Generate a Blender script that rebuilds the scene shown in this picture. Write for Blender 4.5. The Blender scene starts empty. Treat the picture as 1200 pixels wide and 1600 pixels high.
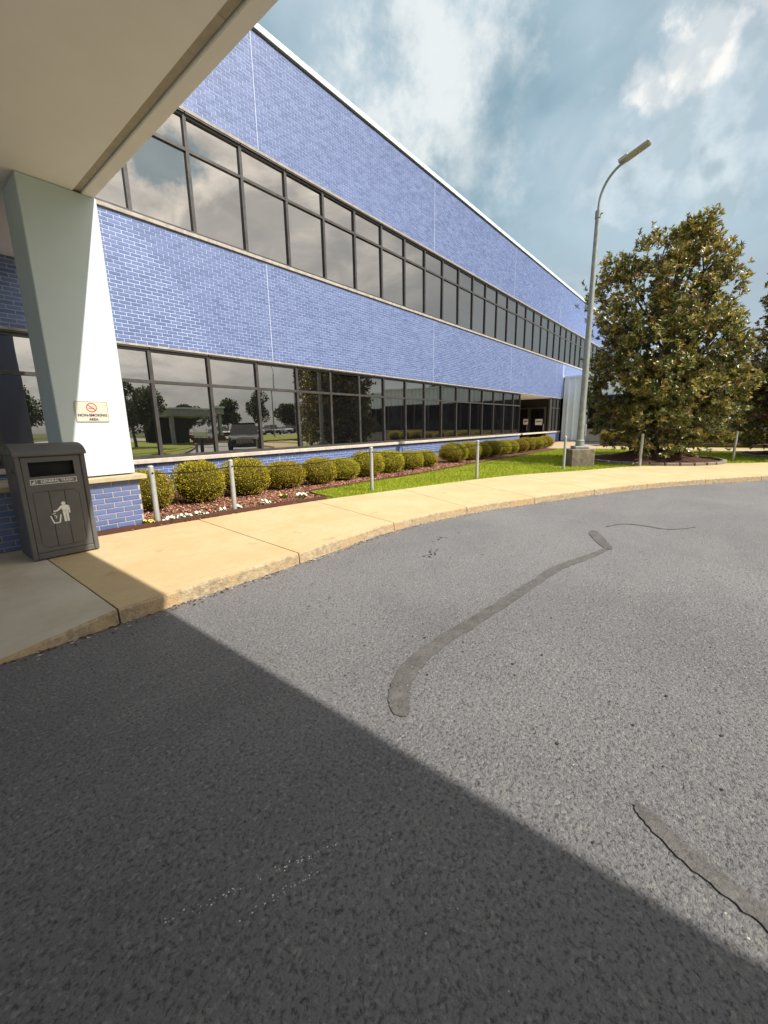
import bpy, bmesh, math, random
import numpy as np
from mathutils import Vector, Matrix
R = math.radians
PI = math.pi
scene = bpy.context.scene
COL = scene.collection
random.seed(7)
rng = np.random.default_rng(11)

# ------------------------------------------------------------------ camera
FW = Vector((0.756, 0.621, -0.206)); RT = Vector((0.632, -0.775, -0.018))
RT = (RT - FW.normalized() * RT.dot(FW.normalized())).normalized(); FW.normalize()
UP = RT.cross(FW)
cam = bpy.data.cameras.new('camera'); cam_o = bpy.data.objects.new('camera', cam); COL.objects.link(cam_o)
cam_o.matrix_world = Matrix(((RT.x, UP.x, -FW.x, 0), (RT.y, UP.y, -FW.y, 0), (RT.z, UP.z, -FW.z, 1.40), (0, 0, 0, 1)))
cam.sensor_fit = 'HORIZONTAL'; cam.sensor_width = 36; cam.lens = 36 * 640.63 / 1200
cam.clip_start = 0.05; cam.clip_end = 2000
scene.camera = cam_o

# ------------------------------------------------------------------ sun, sky, exposure
SUN = Vector((0.216, -0.85, 1.0)).normalized()
sun = bpy.data.lights.new('sun', 'SUN'); sun.energy = 3.3; sun.angle = R(0.55); sun.color = (1.0, 0.945, 0.84)
sun_o = bpy.data.objects.new('sun', sun); COL.objects.link(sun_o)
sun_o.rotation_euler = SUN.to_track_quat('Z', 'Y').to_euler(); sun_o.location = (5, -20, 30)
scene.view_settings.view_transform = 'Standard'; scene.view_settings.look = 'None'
scene.view_settings.gamma = 1.0; scene.view_settings.use_curve_mapping = False
scene.view_settings.exposure = 1.15
scene.cycles.max_bounces = 8; scene.cycles.caustics_reflective = False; scene.cycles.caustics_refractive = False
scene.cycles.use_denoising = True
scene.cycles.sample_clamp_indirect = 6.0

class NT:
    """small node helper"""
    def __init__(s, tree): s.t = tree
    def n(s, typ, ins=None, **props):
        nd = s.t.nodes.new(typ)
        for k, v in props.items(): setattr(nd, k, v)
        for k, v in (ins or {}).items():
            if hasattr(v, 'node'): s.t.links.new(v, nd.inputs[k])
            else: nd.inputs[k].default_value = v
        return nd
    def math(s, op, a, b=0.0, c=0.0, clamp=False):
        nd = s.n('ShaderNodeMath', {0: a, 1: b, 2: c}, operation=op); nd.use_clamp = clamp
        return nd.outputs[0]
    def vmath(s, op, a, b=(0, 0, 0), out=0):
        return s.n('ShaderNodeVectorMath', {0: a, 1: b}, operation=op).outputs[out]
    def scale(s, v, k): return s.n('ShaderNodeVectorMath', {0: v, 'Scale': k}, operation='SCALE').outputs[0]
    def mix(s, f, a, b, blend='MIX'):
        nd = s.n('ShaderNodeMix', None, data_type='RGBA', blend_type=blend)
        for i, v in ((0, f), (6, a), (7, b)):
            if hasattr(v, 'node'): s.t.links.new(v, nd.inputs[i])
            else: nd.inputs[i].default_value = v if i == 0 else (tuple(v) + (1,))[:4]
        return nd.outputs[2]
    def noise(s, vec, scale, detail=4, rough=0.55, dist=0.0):
        return s.n('ShaderNodeTexNoise', {'Vector': vec, 'Scale': scale, 'Detail': detail, 'Roughness': rough, 'Distortion': dist})
    def sm(s, v, a, b, lo=0.0, hi=1.0):
        nd = s.n('ShaderNodeMapRange', {'Value': v, 'From Min': a, 'From Max': b, 'To Min': lo, 'To Max': hi}, interpolation_type='SMOOTHSTEP')
        return nd.outputs[0]

world = bpy.data.worlds.new('World'); scene.world = world; world.use_nodes = True
W = NT(world.node_tree); world.node_tree.nodes.clear()
dirv = W.n('ShaderNodeTexCoord').outputs['Generated']
sep = W.n('ShaderNodeSeparateXYZ', {0: dirv})
zc = W.math('MAXIMUM', sep.outputs[2], 0.0)
den = W.math('ADD', zc, 0.32)
proj = W.n('ShaderNodeCombineXYZ', {0: W.math('DIVIDE', sep.outputs[0], den), 1: W.math('DIVIDE', sep.outputs[1], den), 2: 0.37}).outputs[0]
n_big = W.noise(proj, 1.55, 3, 0.5, 0.3).outputs[0]
n_mid = W.noise(W.vmath('ADD', proj, (7.3, 2.1, 0)), 2.7, 7, 0.50, 0.5).outputs[0]
n_fine = W.noise(W.vmath('ADD', proj, (1.3, 9.1, 4)), 6.5, 7, 0.52, 0.5).outputs[0]
sky = W.n('ShaderNodeTexSky', None, sky_type='NISHITA')
sky.sun_disc = False; sky.sun_elevation = math.asin(SUN.z); sky.sun_rotation = math.atan2(SUN.x, SUN.y)
dens = W.math('ADD', W.math('MULTIPLY', n_big, 0.75), W.math('MULTIPLY', n_mid, 0.55))
def blob(d, r0, r1, wob, seed, stretch=(1, 1, 1)):
    nz = W.noise(W.vmath('ADD', dirv, (seed, 0, 0)), 7.0, 7, 0.6).outputs['Color']
    off = W.scale(W.vmath('SUBTRACT', nz, (0.5, 0.5, 0.5)), wob)
    v = W.vmath('MULTIPLY', W.vmath('ADD', W.vmath('SUBTRACT', dirv, d), off), stretch)
    ln = W.vmath('LENGTH', v, out=1)
    fb = W.noise(W.vmath('ADD', dirv, (seed * 1.7, 3.0, 0)), 11.0, 10, 0.62).outputs[0]
    e = W.math('ADD', W.math('SUBTRACT', 1.0, W.math('DIVIDE', ln, r0)), W.math('MULTIPLY', W.math('SUBTRACT', fb, 0.5), 2.6))
    return W.sm(e, 0.02, r1)
cu = W.math('MAXIMUM', blob((0.851, 0.150, 0.500), 0.056, 0.62, 0.05, 3.0), blob((0.846, 0.108, 0.522), 0.062, 0.62, 0.05, 5.0))
cu = W.math('MAXIMUM', cu, W.math('MULTIPLY', blob((0.838, 0.015, 0.548), 0.05, 0.6, 0.05, 8.0), 0.6))
wisp = W.math('MULTIPLY', blob((0.690, 0.462, 0.555), 0.21, 1.0, 0.25, 1.7, (1, 1, 0.6)), W.sm(n_mid, 0.26, 0.58))
SV = (0.10 * SUN.x / SUN.z, 0.10 * SUN.y / SUN.z, 0.0)
def fb_(p): return W.noise(p, 1.7, 7, 0.47, 0.7).outputs[0]
pA = W.vmath('ADD', proj, (2.6, 4.4, 1.0)); fA = fb_(pA); fB = fb_(W.vmath('ADD', pA, SV))
shade = W.sm(W.math('SUBTRACT', fA, fB), -0.075, 0.075)
gA = W.noise(W.vmath('ADD', dirv, (5.0, 0, 0)), 13.0, 6, 0.5).outputs[0]; gB = W.noise(W.vmath('ADD', dirv, (5.0 + 0.03 * SUN.x, 0.03 * SUN.y, 0.03 * SUN.z)), 13.0, 6, 0.5).outputs[0]
shade2 = W.sm(W.math('SUBTRACT', gA, gB), -0.10, 0.10)
cover = W.sm(W.math('ADD', W.math('MULTIPLY', fA, 0.8), W.math('MULTIPLY', n_big, 0.25)), 0.44, 0.60)
c_base = W.mix(W.sm(dens, 0.50, 0.78), (1.10, 1.72, 2.05), (2.15, 2.78, 3.12))
c_base = W.mix(W.math('MULTIPLY', cover, 0.75), c_base, W.mix(shade, (1.22, 1.74, 2.04), (2.70, 3.22, 3.50)))
c_base = W.mix(W.math('MULTIPLY', W.sm(n_fine, 0.45, 0.8), 0.10), c_base, (3.2, 3.65, 3.9))
c_base = W.mix(W.sm(W.math('ADD', sep.outputs[2], W.math('MULTIPLY', n_big, 0.2)), 0.52, 0.22), c_base, (1.85, 2.2, 2.4))
c_base = W.mix(W.sm(sep.outputs[2], 0.60, 0.86), c_base, (5.0, 5.3, 5.5))  # unseen zenith brightened to add fill light to the shade
sd = W.vmath('DOT_PRODUCT', dirv, tuple(SUN), out=1)
c_base = W.mix(W.sm(sd, 0.42, 0.70, 0, 0.9), c_base, W.mix(W.sm(n_mid, 0.3, 0.7), (2.0, 2.08, 2.15), (3.0, 2.98, 2.95)))
c_base = W.mix(0.08, c_base, sky.outputs[0])
mass = W.math('MAXIMUM', blob((0.918, 0.06, 0.395), 0.17, 1.3, 0.06, 6.1, (1, 1, 1.5)), blob((0.895, 0.175, 0.41), 0.12, 1.3, 0.06, 2.2, (1, 1, 1.3)))
mass = W.math('MAXIMUM', mass, blob((0.86, 0.10, 0.47), 0.13, 1.3, 0.06, 9.3))
c_base = W.mix(W.math('MULTIPLY', mass, 0.80), c_base, W.mix(shade2, (2.1, 2.6, 2.85), (3.35, 3.75, 3.95)))
c_base = W.mix(W.math('MULTIPLY', wisp, 0.9), c_base, (3.95, 4.15, 4.15))
c_base = W.mix(W.math('MULTIPLY', cu, W.sm(n_fine, 0.15, 0.55, 0.6, 1.0)), c_base, W.mix(shade2, (3.0, 3.3, 3.45), (4.5, 4.45, 4.3)))
# cloud brightening round the sun
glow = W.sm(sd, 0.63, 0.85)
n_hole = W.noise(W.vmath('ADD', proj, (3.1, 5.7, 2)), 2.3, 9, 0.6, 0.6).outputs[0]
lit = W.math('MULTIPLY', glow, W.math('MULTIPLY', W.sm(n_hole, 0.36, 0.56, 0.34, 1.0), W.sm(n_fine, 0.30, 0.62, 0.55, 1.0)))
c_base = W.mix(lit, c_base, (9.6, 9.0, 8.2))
c_base = W.mix(W.math('MULTIPLY', blob((0.385, -0.803, 0.452), 0.085, 0.6, 0.05, 4.4, (1, 1, 1.8)), 0.85), c_base, (2.1, 3.0, 3.6))
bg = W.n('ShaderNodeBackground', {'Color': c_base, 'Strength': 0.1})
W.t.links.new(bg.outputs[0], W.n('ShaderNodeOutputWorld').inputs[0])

# ------------------------------------------------------------------ materials
def new_mat(name):
    m = bpy.data.materials.new(name); m.use_nodes = True
    t = NT(m.node_tree); m.node_tree.nodes.clear()
    b = t.n('ShaderNodeBsdfPrincipled'); o = t.n('ShaderNodeOutputMaterial'); t.t.links.new(b.outputs[0], o.inputs[0])
    return m, t, b
def setin(t, b, **kw):
    names = {'base': 'Base Color', 'rough': 'Roughness', 'metal': 'Metallic', 'spec': 'Specular IOR Level', 'ior': 'IOR', 'normal': 'Normal', 'tint': 'Specular Tint', 'sheen': 'Sheen Weight', 'coat': 'Coat Weight'}
    for k, v in kw.items():
        i = b.inputs[names[k]]
        if hasattr(v, 'node'): t.t.links.new(v, i)
        else: i.default_value = tuple(v) + (1,) if k in ('base', 'tint') and len(v) == 3 else v
def pos(t): return t.n('ShaderNodeNewGeometry').outputs['Position']
def simple(name, c, c2=None, rough=0.6, scale=6, bump=0.0, bscale=80, bdist=0.003, metal=0.0, spec=0.5, local=False, big=None, bigscale=0.6):
    m, t, b = new_mat(name)
    P = t.n('ShaderNodeTexCoord').outputs['Object'] if local else pos(t)
    col = c
    if c2 is None: c2 = tuple(x * 0.82 for x in c)
    f = t.sm(t.noise(P, scale, 6, 0.6).outputs[0], 0.3, 0.7)
    col = t.mix(f, c, c2)
    if big:
        col = t.mix(t.sm(t.noise(P, bigscale, 5, 0.6, 0.5).outputs[0], 0.42, 0.72), col, big)
    setin(t, b, base=col, rough=t.math('ADD', t.math('MULTIPLY', f, 0.12), rough - 0.06), metal=metal, spec=spec)
    if bump:
        bn = t.n('ShaderNodeBump', {'Strength': bump, 'Distance': bdist, 'Height': t.noise(P, bscale, 5, 0.65).outputs[0]})
        setin(t, b, normal=bn.outputs[0])
    return m
M = {}
# asphalt
m, t, b = new_mat('asphalt'); P = pos(t)
big = t.noise(P, 0.5, 6, 0.62, 0.5).outputs[0]
lane = t.noise(t.vmath('MULTIPLY', P, (0.25, 1.6, 1.0)), 1.1, 5, 0.6, 0.3).outputs[0]
agg = t.noise(P, 62, 7, 0.72, 0.25).outputs[0]
fine = t.noise(P, 210, 3, 0.6).outputs[0]
vor = t.n('ShaderNodeTexVoronoi', {'Vector': P, 'Scale': 88.0, 'Randomness': 1.0}, feature='F1')
stone = t.n('ShaderNodeSeparateColor', {0: vor.outputs['Color']}).outputs[0]
col = t.mix(t.sm(big, 0.36, 0.66), (0.180, 0.178, 0.185), (0.138, 0.137, 0.144))
col = t.mix(t.sm(lane, 0.45, 0.7, 0, 0.45), col, (0.188, 0.184, 0.186))
col = t.mix(t.sm(agg, 0.50, 0.36, 0, 0.80), col, (0.028, 0.028, 0.031))
col = t.mix(t.sm(agg, 0.53, 0.68, 0, 0.6), col, (0.27, 0.265, 0.26))
col = t.mix(t.sm(stone, 0.90, 0.98, 0, 0.35), col, (0.36, 0.34, 0.31))
col = t.mix(t.sm(stone, 0.10, 0.02, 0, 0.45), col, (0.05, 0.05, 0.052))
pit = t.noise(P, 30, 4, 0.65, 1.0).outputs[0]
col = t.mix(t.sm(pit, 0.66, 0.74, 0, 0.7), col, (0.035, 0.034, 0.036))
h = t.math('ADD', t.math('MULTIPLY', agg, 1.6), t.math('MULTIPLY', vor.outputs['Distance'], -0.25))
h = t.math('ADD', h, t.math('MULTIPLY', t.sm(pit, 0.58, 0.74), -0.8))
h = t.math('ADD', h, t.math('MULTIPLY', fine, 0.35))
bn = t.n('ShaderNodeBump', {'Strength': 1.0, 'Distance': 0.010, 'Height': h})
setin(t, b, base=col, rough=t.sm(fine, 0.2, 0.8, 0.5, 0.75), spec=0.4, normal=bn.outputs[0]); M['asphalt'] = m
# tar crack filler
m, t, b = new_mat('sealant'); P = pos(t)
ag = t.noise(P, 80, 6, 0.72, 0.2).outputs[0]
col = t.mix(t.sm(t.noise(P, 9, 6, 0.65).outputs[0], 0.35, 0.7), (0.070, 0.066, 0.064), (0.112, 0.106, 0.102))
col = t.mix(t.sm(ag, 0.50, 0.36, 0, 0.7), col, (0.03, 0.029, 0.029)); col = t.mix(t.sm(ag, 0.55, 0.70, 0, 0.45), col, (0.20, 0.19, 0.18))
bn = t.n('ShaderNodeBump', {'Strength': 0.8, 'Distance': 0.006, 'Height': ag})
setin(t, b, base=col, rough=0.6, spec=0.4, normal=bn.outputs[0]); M['sealant'] = m
M['tar'] = simple('old_tar', (0.05, 0.047, 0.046), (0.10, 0.095, 0.092), 0.7, 22)
# concrete pavement, tan
m, t, b = new_mat('pavement_concrete'); P = pos(t)
f1 = t.sm(t.noise(P, 1.3, 6, 0.6, 0.6).outputs[0], 0.35, 0.7); f2 = t.sm(t.noise(P, 14, 6, 0.7).outputs[0], 0.35, 0.7)
col = t.mix(f1, (0.485, 0.375, 0.215), (0.455, 0.325, 0.165)); col = t.mix(t.math('MULTIPLY', f2, 0.35), col, (0.36, 0.285, 0.175))
sp = t.sm(t.noise(P, 60, 2, 0.5).outputs[0], 0.70, 0.75, 0, 0.5); col = t.mix(sp, col, (0.17, 0.13, 0.085))
st = t.sm(t.noise(P, 3.1, 3, 0.6).outputs[0], 0.66, 0.74, 0, 0.4); col = t.mix(st, col, (0.26, 0.19, 0.10))
bn = t.n('ShaderNodeBump', {'Strength': 0.35, 'Distance': 0.002, 'Height': t.noise(P, 140, 5, 0.7).outputs[0]})
setin(t, b, base=col, rough=0.82, spec=0.3, normal=bn.outputs[0]); M['pave'] = m
M['pave_grey'] = simple('sheltered_concrete', (0.50, 0.455, 0.375), (0.42, 0.375, 0.30), 0.85, 2.0, 0.35, 130, 0.002, spec=0.3, big=(0.40, 0.345, 0.26), bigscale=1.2)
M['kerb'] = simple('kerb_concrete', (0.44, 0.35, 0.225), (0.25, 0.195, 0.125), 0.9, 22, 1.0, 50, 0.012, big=(0.42, 0.285, 0.15), bigscale=2.5, spec=0.25)
M['joint'] = simple('joint_filler', (0.10, 0.075, 0.05), None, 0.9, 20)
M['grass_ground'] = simple('lawn_ground', (0.17, 0.215, 0.012), (0.21, 0.23, 0.02), 0.9, 3.0, 0.6, 60, 0.02, spec=0.2)
M['path'] = simple('path_concrete', (0.40, 0.31, 0.20), (0.34, 0.25, 0.17), 0.85, 4, 0.3, 90, spec=0.3)
M['soil'] = simple('mulch_soil', (0.075, 0.035, 0.024), (0.16, 0.075, 0.05), 0.95, 30, 1.0, 40, 0.03, spec=0.2)
M['bark_soil'] = simple('dark_bark_mulch', (0.045, 0.022, 0.016), (0.09, 0.04, 0.028), 0.95, 30, 1.0, 35, 0.03, spec=0.2)
M['far_ground'] = simple('far_ground', (0.07, 0.095, 0.02), (0.10, 0.11, 0.035), 0.95, 0.2, spec=0.2)
M['edging'] = simple('brown_edging', (0.085, 0.030, 0.018), (0.055, 0.022, 0.014), 0.6, 10, spec=0.4)
def leafmat(name, cols, rough=0.5, spec=0.5, transl=0.25):
    m, t, b = new_mat(name)
    rnd = t.n('ShaderNodeNewGeometry').outputs['Random Per Island']
    cr = t.n('ShaderNodeValToRGB'); t.t.links.new(rnd, cr.inputs[0])
    el = cr.color_ramp.elements
    while len(el) < len(cols): el.new(0.5)
    for i, (p, c) in enumerate(cols): el[i].position = p; el[i].color = tuple(c) + (1,)
    oi = t.n('ShaderNodeObjectInfo').outputs['Random']
    hs = t.n('ShaderNodeHueSaturation', {'Hue': t.math('ADD', t.math('MULTIPLY', oi, 0.03), 0.485), 'Saturation': 1.0, 'Value': t.math('ADD', t.math('MULTIPLY', oi, 0.24), 0.88), 'Color': cr.outputs[0]})
    setin(t, b, base=hs.outputs[0], rough=rough, spec=spec)
    tr = t.n('ShaderNodeBsdfTranslucent', {'Color': hs.outputs[0]})
    mx = t.n('ShaderNodeMixShader', {0: transl}); t.t.links.new(b.outputs[0], mx.inputs[1]); t.t.links.new(tr.outputs[0], mx.inputs[2])
    out = [n for n in t.t.nodes if n.type == 'OUTPUT_MATERIAL'][0]; t.t.links.new(mx.outputs[0], out.inputs[0])
    return m
M['shrub'] = leafmat('shrub_leaf', [(0.0, (0.10, 0.095, 0.010)), (0.3, (0.27, 0.235, 0.014)), (0.7, (0.46, 0.375, 0.018)), (1.0, (0.58, 0.50, 0.04))], 0.55, 0.3)
M['grass'] = leafmat('grass_blade', [(0.0, (0.18, 0.23, 0.008)), (0.5, (0.29, 0.35, 0.012)), (0.9, (0.37, 0.40, 0.03)), (1.0, (0.42, 0.36, 0.12))], 0.6, 0.25, 0.35)
M['magnolia_g'] = leafmat('magnolia_green_leaf', [(0.0, (0.055, 0.075, 0.018)), (0.6, (0.14, 0.16, 0.03)), (1.0, (0.27, 0.26, 0.08))], 0.32, 0.6, 0.18)
M['magnolia_y'] = leafmat('magnolia_gold_leaf', [(0.0, (0.20, 0.165, 0.035)), (0.6, (0.38, 0.29, 0.06)), (1.0, (0.52, 0.38, 0.10))], 0.34, 0.55, 0.15)
M['magnolia_b'] = leafmat('magnolia_rust_leaf', [(0.0, (0.11, 0.065, 0.033)), (0.6, (0.23, 0.125, 0.058)), (1.0, (0.34, 0.18, 0.08))], 0.45, 0.4, 0.10)
M['tree_leaf'] = leafmat('broad_leaf', [(0.0, (0.035, 0.055, 0.012)), (0.6, (0.07, 0.10, 0.02)), (1.0, (0.11, 0.13, 0.03))], 0.5, 0.4, 0.2)
M['petal_w'] = simple('white_petal', (0.75, 0.74, 0.66), (0.62, 0.62, 0.50), 0.6, 30, local=True)
M['petal_p'] = simple('pink_petal', (0.62, 0.16, 0.14), (0.50, 0.10, 0.10), 0.6, 30, local=True)
M['petal_y'] = simple('yellow_petal', (0.60, 0.50, 0.06), None, 0.6, 30, local=True)
M['flower_leaf'] = leafmat('flower_leaf', [(0.0, (0.06, 0.10, 0.015)), (1.0, (0.14, 0.19, 0.03))], 0.5, 0.4)
M['chip'] = leafmat('mulch_chip', [(0.0, (0.10, 0.04, 0.03)), (0.5, (0.28, 0.11, 0.08)), (0.85, (0.42, 0.21, 0.15)), (1.0, (0.58, 0.38, 0.28))], 0.9, 0.2, 0.0)
M['bark'] = simple('bark', (0.075, 0.060, 0.048), (0.14, 0.115, 0.095), 0.9, 12, 0.8, 30, 0.02)
# brick
def brickmat(name, use_obj):
    m, t, b = new_mat(name)
    rnd = t.n('ShaderNodeObjectInfo').outputs['Random'] if use_obj else t.n('ShaderNodeNewGeometry').outputs['Random Per Island']
    P = pos(t)
    col = t.mix(rnd, (0.072, 0.105, 0.245), (0.120, 0.163, 0.340))
    col = t.mix(t.math('MULTIPLY', t.sm(t.noise(P, 30, 5, 0.7).outputs[0], 0.4, 0.75), 0.45), col, (0.125, 0.172, 0.33))
    col = t.mix(t.sm(t.noise(P, 0.7, 4, 0.6).outputs[0], 0.40, 0.75, 0, 0.18), col, (0.095, 0.135, 0.30))
    col = t.mix(t.sm(t.noise(t.vmath('MULTIPLY', P, (2.6, 1.0, 0.22)), 1.0, 6, 0.65).outputs[0], 0.50, 0.78, 0, 0.16), col, (0.15, 0.185, 0.325))
    bn = t.n('ShaderNodeBump', {'Strength': 0.4, 'Distance': 0.003, 'Height': t.noise(P, 90, 5, 0.7).outputs[0]})
    setin(t, b, base=col, rough=0.5, spec=0.45, normal=bn.outputs[0]); return m
M['brick'] = brickmat('blue_brick', True); M['brick_mass'] = brickmat('blue_brick_run', False)
M['mortar'] = simple('pale_mortar', (0.48, 0.56, 0.74), (0.42, 0.49, 0.66), 0.9, 25, 0.4, 120, 0.002, spec=0.2)
M['mortar_base'] = simple('cream_mortar', (0.46, 0.41, 0.36), (0.36, 0.32, 0.29), 0.9, 25, 0.4, 120, 0.002, spec=0.2)
M['caulk'] = simple('white_joint_sealant', (0.56, 0.61, 0.76), None, 0.7, 10)
M['sill'] = simple('cast_stone_sill', (0.50, 0.46, 0.40), (0.40, 0.35, 0.29), 0.8, 9, 0.3, 60, 0.003, spec=0.3)
M['sill_tan'] = simple('weathered_sill', (0.40, 0.37, 0.33), (0.28, 0.25, 0.22), 0.8, 7, 0.3, 60, 0.003, spec=0.3)
M['coping'] = simple('white_metal_coping', (0.62, 0.70, 0.68), (0.56, 0.63, 0.61), 0.35, 1.2, spec=0.5)
M['lintel'] = simple('lintel_strip', (0.30, 0.27, 0.25), (0.22, 0.20, 0.18), 0.7, 8)
M['frame'] = simple('bronze_frame', (0.040, 0.036, 0.036), (0.055, 0.050, 0.048), 0.38, 5, spec=0.5)
# reflective tinted glass
m, t, b = new_mat('tinted_glass'); P = pos(t)
bn = t.n('ShaderNodeBump', {'Strength': 0.11, 'Distance': 0.01, 'Height': t.noise(P, 1.1, 2, 0.5).outputs[0]})
setin(t, b, base=(0.006, 0.006, 0.007), rough=0.0, ior=4.2, tint=(1.0, 0.955, 0.89), normal=bn.outputs[0]); M['glass'] = m
m, t, b = new_mat('plain_glass'); setin(t, b, base=(0.008, 0.009, 0.010), rough=0.05, ior=1.8); M['car_glass'] = m
m, t, b = new_mat('dark_glass'); setin(t, b, base=(0.004, 0.004, 0.005), rough=0.04, ior=1.45); M['dark_glass'] = m
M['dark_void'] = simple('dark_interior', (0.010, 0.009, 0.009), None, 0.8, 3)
M['beige'] = simple('beige_stucco_soffit', (0.83, 0.82, 0.80), (0.80, 0.79, 0.765), 0.9, 3.0, 0.25, 160, 0.002, spec=0.2, big=(0.80, 0.79, 0.77), bigscale=0.9)
M['groove'] = simple('brown_reveal', (0.44, 0.40, 0.32), (0.38, 0.34, 0.27), 0.9, 12, 0.4, 90, 0.003, spec=0.2)
M['stucco'] = simple('pale_teal_stucco', (0.535, 0.615, 0.65), (0.51, 0.59, 0.625), 0.85, 2.2, 0.35, 120, 0.003, spec=0.25, big=(0.515, 0.585, 0.605), bigscale=1.4)
M['cap'] = simple('limestone_cap', (0.47, 0.40, 0.28), (0.38, 0.31, 0.20), 0.85, 12, 0.3, 70, 0.003, spec=0.25)
M['siding'] = simple('pale_blue_siding', (0.84, 0.93, 0.94), (0.80, 0.90, 0.92), 0.4, 1.5, spec=0.4)
M['galv'] = simple('galvanised_steel', (0.42, 0.43, 0.42), (0.34, 0.35, 0.34), 0.5, 14, metal=0.3)
M['pole'] = simple('weathered_pole_steel', (0.30, 0.32, 0.31), (0.22, 0.235, 0.225), 0.55, 8, metal=0.3)
M['cable'] = simple('dark_cable', (0.012, 0.012, 0.012), None, 0.9, 5, spec=0.1)
M['old_conc'] = simple('stained_concrete', (0.27, 0.23, 0.18), (0.13, 0.11, 0.085), 0.9, 7, 0.5, 40, 0.006, big=(0.19, 0.15, 0.105), bigscale=2.4, spec=0.2)
M['bin'] = simple('charcoal_plastic', (0.10, 0.096, 0.093), (0.088, 0.085, 0.083), 0.55, 5, 0.3, 240, 0.001, local=True, spec=0.45)
M['bin_lid'] = simple('charcoal_lid_plastic', (0.10, 0.097, 0.096), (0.088, 0.085, 0.084), 0.55, 5, 0.3, 240, 0.001, local=True, spec=0.45)
M['black'] = simple('black_void', (0.004, 0.004, 0.004), None, 0.9, 5)
M['white'] = simple('white_print', (0.78, 0.78, 0.75), (0.72, 0.72, 0.69), 0.6, 20)
M['sign'] = simple('sign_plate', (0.55, 0.52, 0.45), (0.50, 0.47, 0.40), 0.45, 8)
M['sign_border'] = simple('sign_border', (0.20, 0.19, 0.16), None, 0.5, 8)
M['red'] = simple('red_print', (0.42, 0.03, 0.03), None, 0.5, 8)
M['ink'] = simple('black_print', (0.02, 0.018, 0.018), None, 0.5, 8)
M['lens'] = simple('lamp_lens', (0.40, 0.38, 0.32), (0.36, 0.34, 0.29), 0.5, 3)
M['paint_dark'] = simple('dark_car_paint', (0.012, 0.013, 0.016), None, 0.25, 2, local=True)
M['paint_white'] = simple('white_car_paint', (0.70, 0.70, 0.69), None, 0.25, 2, local=True)
M['paint_silver'] = simple('silver_car_paint', (0.35, 0.36, 0.37), None, 0.3, 2, metal=0.4, local=True)
M['paint_red'] = simple('red_car_paint', (0.25, 0.03, 0.025), None, 0.25, 2, local=True)
M['rubber'] = simple('tyre_rubber', (0.02, 0.02, 0.02), None, 0.85, 20, local=True)
M['alloy'] = simple('alloy_rim', (0.35, 0.35, 0.36), None, 0.3, 8, metal=0.8, local=True)
M['chrome'] = simple('chrome_trim', (0.6, 0.6, 0.6), None, 0.2, 8, metal=0.9, local=True)
M['headlamp'] = simple('headlamp_glass', (0.6, 0.62, 0.64), None, 0.1, 8, local=True)
M['red_brick'] = simple('red_brick_steps', (0.17, 0.075, 0.05), (0.13, 0.06, 0.04), 0.9, 12)
M['pav'] = simple('grey_pavilion_render', (0.34, 0.34, 0.32), (0.27, 0.27, 0.26), 0.8, 3)
M['roof'] = simple('roof_membrane', (0.35, 0.35, 0.33), None, 0.9, 1)
M['ring'] = simple('grey_edging_block', (0.25, 0.215, 0.165), (0.18, 0.15, 0.115), 0.9, 18, 0.5, 60, 0.004, spec=0.2)

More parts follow.
